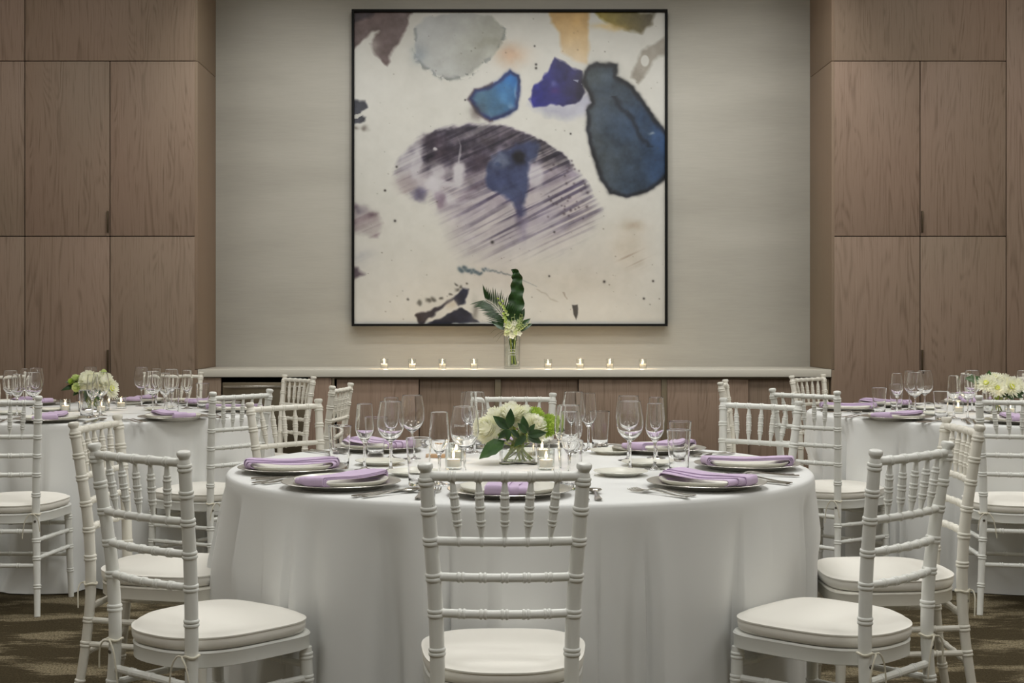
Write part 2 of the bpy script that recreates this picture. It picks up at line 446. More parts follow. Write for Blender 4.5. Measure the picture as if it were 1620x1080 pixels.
# ------------------------------------------------------------------ painting
def paint_colors(n):
    rng = np.random.RandomState(4)
    u, v = np.meshgrid(np.linspace(0, 1, n), np.linspace(0, 1, n))      # v down
    x = 35+u*1530; y = 62+v*1532                                        # pixel frame of a 3.115x enlargement
    def vn(sx, sy, oct=4, ang=0.0, seed=0):
        r = np.random.RandomState(seed+11); out = 0; amp = 1; tot = 0
        ca, sa = math.cos(ang), math.sin(ang)
        a = (u*ca+v*sa); bq = (-u*sa+v*ca)
        for o in range(oct):
            gx = (a+2)*sx*2**o; gy = (bq+2)*sy*2**o
            G = r.rand(64, 64)
            i0 = np.floor(gx).astype(int); j0 = np.floor(gy).astype(int)
            fx = gx-i0; fy = gy-j0; fx = fx*fx*(3-2*fx); fy = fy*fy*(3-2*fy)
            g = lambda i, j: G[i % 64, j % 64]
            val = (g(i0, j0)*(1-fx)+g(i0+1, j0)*fx)*(1-fy)+(g(i0, j0+1)*(1-fx)+g(i0+1, j0+1)*fx)*fy
            out = out+amp*val; tot += amp; amp *= 0.55
        return out/tot
    wx = (vn(9, 9, 4, 0, 1)-0.5)*46+(vn(50, 50, 2, 0, 31)-0.5)*16; wy = (vn(9, 9, 4, 0, 2)-0.5)*46+(vn(50, 50, 2, 0, 32)-0.5)*16
    X, Y = x+wx, y+wy
    fine = vn(40, 40, 3, 0, 3); med = vn(8, 8, 4, 0, 4); streak = vn(4, 55, 3, -0.42, 5); streak2 = vn(4, 120, 2, -0.44, 6); streak3 = vn(3, 105, 1, -0.5, 16)
    def sdf(poly, XX=X, YY=Y):
        d = np.full(XX.shape, 1e9); ins = np.zeros(XX.shape, bool); P = poly
        for i in range(len(P)):
            ax, ay = P[i]; bx_, by_ = P[(i+1) % len(P)]
            ex, ey = bx_-ax, by_-ay
            t = np.clip(((XX-ax)*ex+(YY-ay)*ey)/(ex*ex+ey*ey+1e-9), 0, 1)
            d = np.minimum(d, np.hypot(XX-ax-t*ex, YY-ay-t*ey))
            c = ((ay > YY) != (by_ > YY)) & (XX < (bx_-ax)*(YY-ay)/(by_-ay+1e-12)+ax)
            ins ^= c
        return np.where(ins, -d, d)
    C = np.zeros((n, n, 3))
    base = np.array([227., 226, 219]); C[:] = base
    C += (vn(4, 4, 4, 0, 8)-0.5)[..., None]*np.array([16., 17, 20])
    def sm(d, s): return np.clip(0.5-d/(2*s*0.62), 0, 1)
    def lay(mask, col): 
        nonlocal C
        mask = np.clip(mask, 0, 1)[..., None]
        col = np.asarray(col, float)
        C = C*(1-mask)+col*mask
    def mixcol(f, a, b): f = np.clip(f, 0, 1)[..., None]; return np.array(a, float)*(1-f)+np.array(b, float)*f
    # soft stains
    def blob(cx, cy, rx, ry, soft=1.0): return np.exp(-(((X-cx)/rx)**2+((Y-cy)/ry)**2)**soft)
    lay(blob(1390, 1210, 110, 120)*0.45*(0.3+med), (196, 178, 152))
    lay(blob(1130, 1390, 250, 90)*0.45, (206, 198, 184))
    lay(blob(750, 1350, 200, 80)*0.4, (200, 188, 180))
    lay(blob(1180, 1270, 140, 120)*0.3, (205, 198, 190))
    lay(blob(800, 275, 75, 50)*0.85, (222, 186, 154))
    # top left brown
    d = sdf([(20, 50), (325, 50), (285, 150), (235, 230), (190, 315), (130, 275), (105, 225), (150, 158), (118, 168), (20, 245)])
    lay(sm(d, 12), mixcol(med*1.4-0.2, (98, 82, 80), (128, 110, 108)))
    lay(sm(sdf([(20, 50), (140, 50), (100, 95), (20, 120)]), 16)*0.8, (58, 50, 56))
    lay(blob(110, 250, 40, 60)*0.5, base)
    # grey pebble
    d = sdf([(400, 80), (560, 55), (700, 75), (772, 150), (762, 220), (700, 300), (600, 370), (500, 387), (380, 345), (322, 275), (330, 200), (335, 130)])
    lay(sm(d, 9)*0.92, mixcol((x-330)/440+(med-0.5)*0.8, (196, 199, 200), (176, 177, 166)))
    lay(np.exp(-(d/9)**2)*(fine > 0.5)*0.55*(Y > 140), (110, 118, 118))
    lay(blob(345, 275, 40, 40)*0.6, (140, 152, 160)); lay(blob(690, 215, 60, 30)*0.35, (140, 140, 120))
    # ochre
    d = sdf([(1000, 50), (1195, 50), (1190, 180), (1185, 310), (1110, 300), (1045, 260), (1040, 170), (1005, 120)])
    lay(sm(d, 16)*0.9, mixcol((y-80)/230+(med-0.5)*0.6, (214, 170, 98), (226, 204, 170)))
    # olive
    d = sdf([(1220, 50), (1515, 50), (1500, 120), (1450, 168), (1370, 140), (1300, 120), (1245, 85)])
    lay(sm(d, 18), mixcol((x-1240)/240, (142, 124, 32), (112, 104, 82)))
    lay(blob(1290, 130, 80, 16)*0.6, (226, 188, 110))
    # grey brown right
    d = sdf([(1580, 190), (1580, 285), (1530, 290), (1480, 350), (1420, 415), (1385, 385), (1410, 320), (1440, 260), (1500, 235)])
    lay(sm(d, 16)*0.85, mixcol(med, (146, 138, 126), (178, 172, 160)))
    lay(sm(np.hypot((x-1465)/20, (y-302)/28)-1, 0.2), base)
    # cyan blue stone
    P7 = [(800, 350), (850, 372), (855, 430), (838, 530), (800, 560), (765, 580), (700, 603), (650, 562), (603, 490), (630, 442), (685, 430), (742, 398)]
    Xs, Ys = x+wx*0.6, y+wy*0.6; d = sdf(P7, Xs, Ys)
    lay(sm(d, 7), mixcol((x-y*0.6-380)/170+(med-0.5), (84, 120, 148), (42, 118, 196)))
    lay(np.exp(-((d+5)/11)**2)*0.8, (30, 36, 90)); lay(np.exp(-((d-3)/6)**2)*0.45*(x < 720), (70, 44, 40))
    lay(blob(640, 560, 30, 36)*0.55, (84, 72, 72)); lay(blob(812, 520, 16, 18)*0.5, (160, 186, 210)); lay(blob(836, 455, 8, 40)*0.4, (190, 206, 220))
    # indigo
    d = sdf([(900, 500), (1000, 500), (1100, 480), (1180, 455), (1215, 505), (1140, 575), (1080, 592), (960, 548)])
    lay(sm(d, 30)*0.7, mixcol(med*1.6-0.3, (206, 206, 222), (150, 154, 186)))
    d = sdf([(1010, 288), (1060, 312), (1100, 338), (1150, 350), (1168, 400), (1162, 455), (1130, 500), (1060, 522), (1000, 505), (930, 522), (903, 482), (940, 420), (985, 350)])
    lay(sm(d, 10), mixcol((x-920)/220+(med-0.5)*1.2, (44, 44, 140), (52, 48, 78)))
    lay(blob(1018, 402, 14, 14)*0.5, (130, 134, 190)); lay(blob(1020, 440, 16, 18)*0.5, (84, 40, 96))
    lay((np.abs(Y-(370+0.35*(X-1060))) < 7)*(fine > 0.52)*(X > 1080)*(X < 1160)*0.7, (190, 194, 214))
    # slate
    P9 = [(1163, 400), (1168, 350), (1195, 322), (1235, 310), (1300, 314), (1326, 318), (1325, 378), (1400, 430), (1450, 500), (1520, 600), (1590, 680), (1590, 870), (1545, 900), (1480, 948), (1370, 972), (1290, 958), (1245, 880), (1212, 760), (1180, 640), (1170, 545), (1200, 510)]
    d = sdf(P9, Xs, Ys)
    lay(sm(d, 7), mixcol((x-1180)/380+(med-0.5)*0.9, (72, 80, 86), (54, 76, 108)))
    lay(np.exp(-((d+5)/12)**2)*0.8, (30, 30, 34)); lay(blob(1240, 370, 70, 55)*0.35, (92, 106, 112))
    lay(np.exp(-((X-(1380+0.72*(Y-580)))/16)**2)*sm(d+20, 8)*(Y > 470)*(Y < 730)*0.7, (30, 34, 42))
    lay(blob(1525, 720, 40, 80)*0.5*sm(d, 8), (52, 84, 132)); lay(blob(1500, 660, 10, 8)*0.6, (190, 200, 205))
    # big streaked fan
    dome = sdf([(262, 790), (300, 735), (360, 680), (450, 640), (600, 620), (760, 630), (900, 662), (1000, 720), (1080, 780), (1150, 880), (1200, 960), (1250, 1040), (1220, 1130), (1080, 1240), (900, 1320), (700, 1330), (560, 1290), (500, 1190), (455, 1060), (400, 985), (330, 985), (260, 930), (232, 870)])
    st = np.clip((streak-0.36)*3.2, 0, 1); st2 = np.clip((streak2-0.50)*6, 0, 1); st3 = np.clip((streak3-0.58)*6, 0, 1)*np.clip((X-540)/120, 0, 1)
    patch = np.clip((vn(5, 5, 3, 0, 41)-0.28)*2.6, 0, 1)
    low = np.clip((Y-880)/300, 0, 1); dens = sm(dome, 26)*(1-low)+sm(dome+60, 150)*low; soft = sm(dome+30, 70)
    fade = np.clip((1330-Y)/420, 0, 1)
    lay(soft*np.clip(0.25+fade, 0, 1)*0.62, mixcol(med*1.3-0.15+0.25*(x-600)/500, (176, 170, 188), (196, 184, 184)))
    lay(dens*fade*(0.20+0.50*st)*(0.5+0.5*patch), mixcol(med, (124, 114, 140), (146, 134, 150)))
    lay(dens*np.clip(fade*1.4, 0, 1)*st2*0.80*(0.30+0.70*patch), (78, 70, 96))
    lay(dens*np.clip(fade*1.2, 0, 1)*st3*0.65, (62, 54, 78))
    # dark crown along the top of the fan
    ridge = np.interp(x, [300, 400, 600, 760, 900, 1000, 1090, 1180], [820, 880, 860, 800, 770, 790, 830, 900])
    top = np.clip((ridge-Y+(med-0.5)*240+(fine-0.5)*60)/70, 0, 1)*sm(dome, 10)*np.clip((X-330)/60, 0.25, 1)
    lay(top*np.clip(0.60+st*0.55, 0, 1)*0.95, mixcol(fine*1.6-0.4, (48, 42, 56), (96, 86, 98)))
    lay(top*st2*0.55, (30, 27, 38)); lay(top*st3*0.35, (150, 140, 148))
    for cx, cy, rx, ry in ((470, 770, 60, 70), (640, 800, 70, 60), (640, 890, 70, 45), (420, 700, 60, 40)):
        lay(blob(cx, cy, rx, ry, 1.6)*(0.45+0.5*st)*0.85, mixcol(fine, (44, 36, 50), (84, 70, 82)))
    for cx, cy, rx, ry, a in ((425, 915, 44, 40, 1.0), (540, 850, 30, 64, 0.95), (505, 905, 60, 18, 0.7), (440, 850, 36, 40, 0.6), (425, 745, 14, 10, 0.9), (920, 860, 36, 60, 0.75), (560, 985, 90, 16, 0.6), (335, 815, 26, 90, 0.75), (290, 800, 30, 50, 0.5), (470, 965, 50, 26, 0.7), (545, 745, 7, 60, 0.5)):
        lay(np.clip(blob(cx, cy, rx, ry, 2.2)*1.1, 0, 1)*a, mixcol(med, (226, 224, 222), (206, 202, 212)))
    lay(blob(285, 915, 56, 42, 1.8)*(0.35+0.55*st), (138, 118, 122)); lay(blob(355, 960, 34, 26, 1.8)*0.8, (98, 92, 120)); lay(blob(460, 985, 26, 40, 1.6)*0.6, (108, 84, 108))
    lay(blob(590, 950, 60, 60, 1.4)*0.5*st, (86, 68, 88))
    dn = sdf([(690, 800), (740, 760), (800, 740), (850, 700), (930, 690), (950, 740), (900, 800), (890, 870), (880, 940), (862, 1000), (868, 1060), (845, 1075), (820, 1000), (770, 960), (700, 920), (682, 860)])
    lay(sm(dn, 16)*0.95, mixcol(med*1.6-0.3, (40, 46, 76), (78, 88, 124)))
    lay(blob(845, 1060, 22, 80, 1.4)*0.55, (84, 76, 108)); lay(blob(870, 1130, 14, 60)*0.35, (110, 102, 130))
    lay(np.clip(blob(852, 775, 34, 40, 1.8)*1.1, 0, 1), (24, 21, 28))
    lay(np.clip(blob(752, 795, 46, 38, 2.0), 0, 1)*(0.35+0.5*fine), (150, 162, 186)); lay(blob(745, 812, 18, 14, 2)*0.6, (60, 74, 116))
    for i in range(40):
        cx, cy = rng.uniform(980, 1190), rng.uniform(790, 1080); lay(np.exp(-((x-cx)**2+(y-cy)**2)/rng.uniform(12, 60))*0.7*(cx-cy*0.6 < 640), (84, 74, 82))
    # left edge pieces
    lay(sm(sdf([(20, 490), (90, 500), (100, 525), (70, 550), (105, 575), (90, 600), (20, 605)]), 10), mixcol(med, (58, 60, 70), (92, 92, 98)))
    lay((np.abs(Y-(575-0.5*(X-40))) < 6)*(X < 100)*0.9, base)
    for cx in (50, 88): lay(blob(cx, 632, 14, 12)*0.7, (90, 80, 72))
    yl = 747.6
    lay(sm(sdf([(20, 265+yl), (90, 262+yl), (150, 310+yl), (178, 370+yl), (150, 420+yl), (90, 405+yl), (20, 390+yl)]), 22)*(0.35+0.6*st), mixcol(med, (118, 100, 112), (160, 142, 146)))
    lay(blob(60, 285+yl, 32, 24)*0.6, (86, 78, 92)); lay(blob(120, 310+yl, 26, 20)*0.5, (80, 62, 70))
    lay(sm(sdf([(20, 555+yl), (70, 560+yl), (95, 600+yl), (60, 615+yl), (20, 650+yl)]), 16)*0.8, (84, 70, 84))
    lay(blob(80, 520+yl, 60, 40)*0.25*(0.5+st), (150, 150, 170))
    # bottom dark stones
    d = sdf([(342, 800+yl), (372, 778+yl), (430, 765+yl), (510, 715+yl), (560, 655+yl), (598, 668+yl), (580, 740+yl), (545, 762+yl), (520, 720+yl), (470, 762+yl), (385, 835+yl), (355, 845+yl)])
    lay(sm(d, 9), mixcol((x-350)/230, (66, 58, 58), (58, 60, 78)))
    d = sdf([(390, 850+yl), (440, 815+yl), (500, 790+yl), (560, 770+yl), (610, 800+yl), (650, 850+yl)])
    lay(sm(d, 9), (52, 53, 66)); lay(blob(625, 790+yl, 16, 60)*0.6, (96, 94, 88)); lay(blob(515, 745+yl, 26, 26)*0.7, (206, 194, 176))
    for cx, cy, r in ((365, 738, 14), (410, 728, 12), (432, 718, 15), (470, 708, 9), (505, 690, 10), (530, 665, 12), (548, 650, 12), (525, 640, 8), (585, 640, 6), (298, 722, 8)):
        lay(blob(cx, cy+yl, r, r*0.8, 1.5)*0.75, (82, 80, 74))
    # squiggle
    for i in range(90):
        t = i/89; cx = 552+t*380; cy = 572+yl+t*90-28*math.sin(t*3.1)*(t > 0.3)+rng.uniform(-12, 12)*(1-t)**1.5
        r = 7*(1-t)**1.6+2.2; lay(np.exp(-((x-cx)**2+(y-cy)**2)/(r*r))*(0.55 if t < 0.35 else 0.33), (72, 92, 104))
    lay(sm(sdf([(1108, 755+yl), (1138, 755+yl), (1140, 790+yl), (1128, 825+yl), (1112, 800+yl)], Xs, Ys), 5)*0.9, (74, 72, 70))
    lay(np.exp(-((X-(930+1.7*(Y-680-yl)))/8)**2)*(Y > 680+yl)*(Y < 740+yl)*0.4, (170, 160, 148))
    lay(sm(sdf([(1055, 690+yl), (1065, 690+yl), (1082, 727+yl), (1076, 730+yl)], Xs, Ys), 4)*0.5, (150, 138, 124))
    lay(blob(1400, 1120, 50, 22)*0.3, (160, 130, 96)); lay(blob(1400, 1270, 60, 45)*st2*0.5, (140, 116, 100))
    for i in range(150):
        cx, cy, r = rng.uniform(40, 1560), rng.uniform(70, 1590), rng.choice([1.6, 2, 2.4, 3.4])
        q = np.exp(-((x-cx)**2+((y-cy)*1.2)**2)/(r*r)); lay(q*rng.uniform(0.25, 0.75), (84, 76, 66))
    for cx, cy, r in ((188, 938, 6), (237, 1087, 7), (715, 1192, 9), (1020, 1142, 6), (995, 1358, 5), (1265, 1385, 7), (1460, 1468, 6), (1505, 1382, 6), (245, 822, 6), (582, 494, 5), (1100, 660, 5), (930, 320, 6), (930, 338, 6), (923, 230, 5)):
        lay(np.exp(-((x-cx)**2+(y-cy)**2)/(r*r*0.8)), (50, 46, 44))
    dk = np.clip((225-C.mean(2))/120, 0, 1)[..., None]
    mot = (vn(26, 26, 4, 0.3, 51)-0.5)[..., None]
    C = C*(1+mot*0.42*dk)+mot*np.array([14., 16, 22])*dk
    C = C+(fine-0.5)[..., None]*10
    C = np.clip(C, 0, 255)/255
    return 0.64*np.where(C <= 0.04045, C/12.92, ((C+0.055)/1.055)**2.4)
PY = 9.44
pic = thing('painting', 'large square abstract print of stones on white in a black frame', 'painting', (X_(806.2, PY), PY, 1.193))
pw = 0.5*(X_(1056, PY)-X_(556.5, PY)); z0p, z1p = 0.0, Z_(15, PY)-1.193
fw = 0.017
NP = 500
Ccol = paint_colors(NP)
us = np.linspace(-pw+fw*0.8, pw-fw*0.8, NP); vs = np.linspace(z1p-fw*0.8, z0p+fw*0.8, NP)
UU, VV = np.meshgrid(us, vs)
verts = np.stack([UU.ravel(), np.full(NP*NP, 0.012), VV.ravel()], 1)
idx = np.arange(NP*NP).reshape(NP, NP)
quads = np.stack([idx[:-1, :-1].ravel(), idx[1:, :-1].ravel(), idx[1:, 1:].ravel(), idx[:-1, 1:].ravel()], 1)
me = bpy.data.meshes.new('print')
me.vertices.add(NP*NP); me.vertices.foreach_set('co', verts.astype(np.float32).ravel())
me.loops.add(quads.size); me.loops.foreach_set('vertex_index', quads.astype(np.int32).ravel())
me.polygons.add(len(quads)); me.polygons.foreach_set('loop_start', np.arange(0, quads.size, 4, dtype=np.int32))
me.polygons.foreach_set('loop_total', np.full(len(quads), 4, dtype=np.int32))
me.update(calc_edges=True); me.validate()
at = me.color_attributes.new('print_colour', 'FLOAT_COLOR', 'POINT')
at.data.foreach_set('color', np.concatenate([Ccol.reshape(-1, 3), np.ones((NP*NP, 1))], 1).astype(np.float32).ravel())
pm, nt, b = new_mat('abstract_print')
an = N(nt, 'ShaderNodeAttribute'); an.attribute_name = 'print_colour'
nt.links.new(an.outputs['Color'], b.inputs['Base Color']); b.inputs['Roughness'].default_value = 0.45
b.inputs['Specular IOR Level'].default_value = 0.3
me.materials.append(pm); ob('print', me, pic)
for a in ((-pw, pw, z0p, z0p+fw), (-pw, pw, z1p-fw, z1p), (-pw, -pw+fw, z0p+fw, z1p-fw), (pw-fw, pw, z0p+fw, z1p-fw)):
    ob('frame_bar', mesh('frame_bar', *box_geo(a[0], a[1], -0.012, 0.05, a[2], a[3], 0.0015), BLACK), pic)
ob('backing', mesh('backing', *box_geo(-pw+fw, pw-fw, 0.02, 0.05, fw, z1p-fw), BLACK, None), pic)

# ------------------------------------------------------------------ chairs
def build_chair(paint):
    parts = []
    ctrl = [(0.168, -0.240, 0.0), (0.158, -0.212, 0.16), (0.149, -0.194, 0.32), (0.146, -0.190, 0.44), (0.150, -0.196, 0.60), (0.160, -0.213, 0.75), (0.171, -0.235, 0.912)]
    dense = np.array(crom(ctrl, 12))
    def post(z, s=1):
        return Vector((s*np.interp(z, dense[:, 2], dense[:, 0]), np.interp(z, dense[:, 2], dense[:, 1]), z))
    H = 0.886
    def prad(t):
        z = t*H
        return float(np.interp(z, [0, 0.2, 0.45, 0.6, 0.880, 0.8802, 0.882, 0.886, 0.892, 0.898, 0.906, 0.9105, 0.912], [0.0122, 0.0145, 0.0163, 0.0163, 0.0152, 0.0152, 0.0138, 0.0118, 0.0148, 0.0162, 0.0158, 0.0135, 0.0105]))
    rz = [0.12, 0.235, 0.308, 0.497, 0.582, 0.662, 0.741, 0.808, 0.872]
    for s in (1, -1):
        V, F = turned(lambda t: post(t*H, s), prad, [z/H for z in rz], 16, 26, 0.0029, 0.0046, H)
        extra = MB().add(V, F)
        # finer finial samples
        zs = [0.880, 0.884, 0.888, 0.892, 0.8955, 0.899, 0.903, 0.907, 0.910, 0.9118, 0.9124]
        rs = [0.0152, 0.0148, 0.0134, 0.0120, 0.0132, 0.0158, 0.0170, 0.0168, 0.0154, 0.0118, 0.0070]
        extra.add(*sweep_geo([post(min(z, 0.912), s)+Vector((0, 0, max(0, z-0.912))) for z in zs], rs, 16))
        parts.append(('back_post', extra.mesh('back_post', paint)))
    for s in (1, -1):
        V, F = turned(lambda t: Vector((s*(0.180-0.010*t), 0.178-0.012*t, t*0.377)), lambda t: 0.0118+0.0042*min(1, t*1.5), [0.12/0.377, 0.225/0.377, 0.297/0.377, 0.355/0.377], 14, 8, 0.0024, 0.0042, 0.377)
        parts.append(('front_leg', MB().add(V, F).mesh('front_leg', paint)))
    def rail(z, bow, rad, rings, dbl=True):
        a = post(z)
        def p(t):
            q = 2*t-1; return Vector((a.x*q, a.y-bow*(1-q*q), z))
        L = 2*a.x
        return MB().add(*turned(p, lambda t: rad, rings, 12, 12, 0.0021, 0.0036, L, dbl)).mesh('rail', paint)
    k5 = [-2, -1, 0, 1, 2]
    parts.append(('top_rail', rail(0.883, 0.012, 0.0108, [0.5+k*0.0566/0.338 for k in k5])))
    parts.append(('back_rail', rail(0.741, 0.016, 0.0100, [0.5+k*0.049/0.318 for k in k5], False)))
    parts.append(('back_rail', rail(0.662, 0.018, 0.0098, [0.5+k*0.047/0.306 for k in k5])))
    parts.append(('back_rail', rail(0.582, 0.020, 0.0098, [0.5+k*0.046/0.298 for k in k5])))
    for k in k5:
        def yy(z, x, bow): a = post(z); q = x/a.x; return a.y-bow*(1-q*q)
        A = Vector((k*0.0490, yy(0.741, k*0.049, 0.016), 0.748)); B = Vector((k*0.0566, yy(0.883, k*0.0566, 0.012), 0.876))
        V, F = turned(lambda t: A.lerp(B, t), lambda t: float(np.interp(t, [0, 0.14, 0.3, 0.7, 0.86, 1], [0.0048, 0.0068, 0.0096, 0.0096, 0.0068, 0.0048])), [0.26, 0.50, 0.74], 10, 9, 0.0015, 0.0030, 0.13)
        parts.append(('spindle', MB().add(V, F).mesh('spindle', paint)))
    # stretchers
    def bar(A, B, rad, nr):
        A, B = Vector(A), Vector(B); L = (B-A).length
        return MB().add(*turned(lambda t: A.lerp(B, t), lambda t: rad, [(i+1)/(nr+1) for i in range(nr)], 10, 4, 0.0018, 0.0034, L)).mesh('stretcher', paint)
    for s in (1, -1):
        for zb, zf in ((0.308, 0.297), (0.235, 0.225)):
            parts.append(('stretcher', bar(post(zb, s), (s*(0.180-0.010*zf/0.377), 0.178-0.012*zf/0.377, zf), 0.0090, 3)))
    parts.append(('stretcher', bar(post(0.345, -1), post(0.345, 1), 0.0098, 3)))
    parts.append(('stretcher', bar(post(0.205, -1), post(0.205, 1), 0.0090, 3)))
    parts.append(('stretcher', bar((-0.171, 0.168, 0.33), (0.171, 0.168, 0.33), 0.0092, 3)))
    parts.append(('stretcher', bar((-0.175, 0.172, 0.19), (0.175, 0.172, 0.19), 0.0088, 3)))
    # seat frame and cushion share a rounded trapezoid outline
    def outline(sc=1.0, n=56, grow=0.0, sq=0.36):
        out = []
        for i in range(n):
            a = 2*PI*i/n; c, s_ = math.cos(a), math.sin(a); e = sq if s_ > 0 else 0.36
            y = math.copysign(abs(s_)**(2*e), s_)*(0.198+grow); hw = 0.184+0.022*(y/0.198)+grow
            x = math.copysign(abs(c)**(2*e), c)*hw
            if y < -0.10:                                   # rounder at the back
                x *= 1-0.10*((-y-0.10)/0.10)**2
            out.append((x*sc, y*sc+0.004))
        return out
    def stack(levels, n=56, sq=0.36):
        V = []; F = []
        for (sc, z, g) in levels: V += [(x, y, z) for x, y in outline(sc, n, g, sq)]
        for i in range(len(levels)-1):
            for k in range(n):
                k2 = (k+1) % n; F.append((i*n+k, i*n+k2, (i+1)*n+k2, (i+1)*n+k))
        F.append(tuple(reversed(range(n)))); F.append(tuple((len(levels)-1)*n+k for k in range(n)))
        return V, F
    V, F = stack([(0.97, 0.376, 0), (0.99, 0.378, 0), (0.99, 0.408, 0), (1.0, 0.412, 0), (0.985, 0.417, 0)], 56, 0.20)
    parts.append(('seat', mesh('seat', V, F, paint)))
    V, F = stack([(0.93, 0.4175, 0), (0.985, 0.420, 0), (1.0, 0.428, 0.002), (1.0, 0.440, 0.003), (1.0, 0.446, 0.001), (1.0, 0.448, 0.004), (1.0, 0.4515, 0.004), (0.99, 0.453, 0.0), (0.96, 0.458, 0), (0.88, 0.4645, 0), (0.70, 0.4705, 0), (0.45, 0.474, 0), (0.2, 0.476, 0), (0.02, 0.476, 0)], 56, 0.29)
    for i, v in enumerate(V):
        if v[2] > 0.453:
            V[i] = (v[0], v[1], v[2]+0.003*math.sin(v[0]*21+1)*math.sin(v[1]*17)*min(1, (v[2]-0.453)/0.01))
    parts.append(('cushion', mesh('cushion', V, F, CUSH, 50)))
    for s in (1, -1):
        m = MB(); c = post(0.418, s)
        ring = [c+Vector((0.0185*math.cos(a), 0.0185*math.sin(a), 0.002*math.sin(3*a))) for a in np.linspace(0, 2*PI, 20)]
        m.add(*sweep_geo(ring, [0.0032]*20, 6))
        k0 = c+Vector((-s*0.008, -0.021, 0))
        for tail in ([(0, 0, 0), (-s*0.010, -0.008, 0.001), (-s*0.026, -0.010, -0.022), (-s*0.034, -0.010, -0.055), (-s*0.040, -0.008, -0.10)],
                     [(0, 0, 0), (s*0.010, -0.010, 0.001), (s*0.024, -0.012, -0.014), (s*0.031, -0.010, -0.040), (s*0.034, -0.008, -0.070)]):
            pts = [k0+Vector(tuple(q)) for q in crom(tail, 4)]
            m.add(*sweep_geo(pts, [0.0023]*len(pts), 5))
        parts.append(('cushion_tie', m.mesh('cushion_tie', TIE)))
    for s in (1, -1):
        c = post(0.388, s); V, F = lathe_geo([(0, 0.0015), (0.0025, 0.001), (0.0045, 0.0018), (0.0052, 0.0008), (0.0054, -0.001)], 12)
        M = Matrix.Translation(c+Vector((0, -0.0160, 0))) @ Matrix.Rotation(PI/2, 4, 'X')
        parts.append(('screw', MB().add(V, F, M).mesh('screw', SCREW)))
    return parts
CH = {'w': build_chair(PAINT), 'c': build_chair(PAINTC)}
CHAIR_POS = []
def chair(c, f, kind, label, group):
    f = Vector(f).normalized(); o = Vector(c)+f*0.235
    t = thing('chiavari_chair', label, 'chair', (o.x, o.y, 0), math.atan2(-f.x, f.y), group)
    for nm, me in CH[kind]: ob(nm, me, t)
    CHAIR_POS.append((o.x, o.y, f.x, f.y))
G1, G2, G3 = 'chairs at the front table', 'chairs at the left rear table', 'chairs at the right rear table'
chair((0.036, 2.915), (0, 1), 'w', 'white turned-wood chair in the centre foreground with its back to us', G1)
chair((-0.85, 3.295), (0.61, 0.79), 'w', 'white turned-wood chair at left foreground, angled toward the front table', G1)
chair((-1.24, 4.30), (0.99, -0.12), 'c', 'cream turned-wood chair seen side-on behind the left foreground chair', G1)
chair((-0.79, 5.28), (0.74, -0.67), 'c', 'cream turned-wood chair facing us across the front table, left of the glasses', G1)
chair((0.11, 5.87), (0, -1), 'w', 'white turned-wood chair directly behind the white flowers of the front table', G1)
chair((1.076, 5.365), (-0.67, -0.74), 'w', 'white turned-wood chair facing us across the front table, right of the glasses', G1)
chair((1.46, 4.18), (-1, 0.05), 'c', 'white turned-wood chair seen side-on behind the right foreground chair', G1)
chair((1.044, 3.335), (-0.68, 0.73), 'w', 'white turned-wood chair at right foreground, angled toward the front table', G1)
chair((-2.03, 5.62), (0, 1), 'w', 'white turned-wood chair cut by the left picture edge, back to us', G2)
chair((-1.10, 6.08), (-0.80, 0.60), 'w', 'white turned-wood chair at the near right side of the left rear table', G2)
chair((-0.72, 6.70), (-1, 0.16), 'c', 'white turned-wood chair seen edge-on just left of centre, facing left', G2)
chair((-1.09, 7.84), (-0.80, -0.60), 'c', 'cream turned-wood chair before the steel drawer of the sideboard', G2)
chair((-1.95, 8.43), (0, -1), 'c', 'cream turned-wood chair behind the left rear table, facing us', G2)
chair((-2.98, 8.28), (0.7, -0.7), 'c', 'cream turned-wood chair behind the wine glasses at the left picture edge', G2)
chair((2.21, 5.62), (0.2, 0.98), 'w', 'white turned-wood chair cut by the right picture edge, back to us', G3)
chair((1.43, 6.15), (0.72, 0.69), 'w', 'white turned-wood chair at the near left side of the right rear table', G3)
chair((1.23, 7.12), (0.97, -0.24), 'c', 'white turned-wood chair seen edge-on right of centre, facing right', G3)
chair((1.87, 7.95), (0.7, -0.7), 'c', 'cream turned-wood chair under the right end of the countertop', G3)
chair((3.05, 8.20), (-0.3, -0.95), 'c', 'cream turned-wood chair behind the flowers of the right rear table', G3)

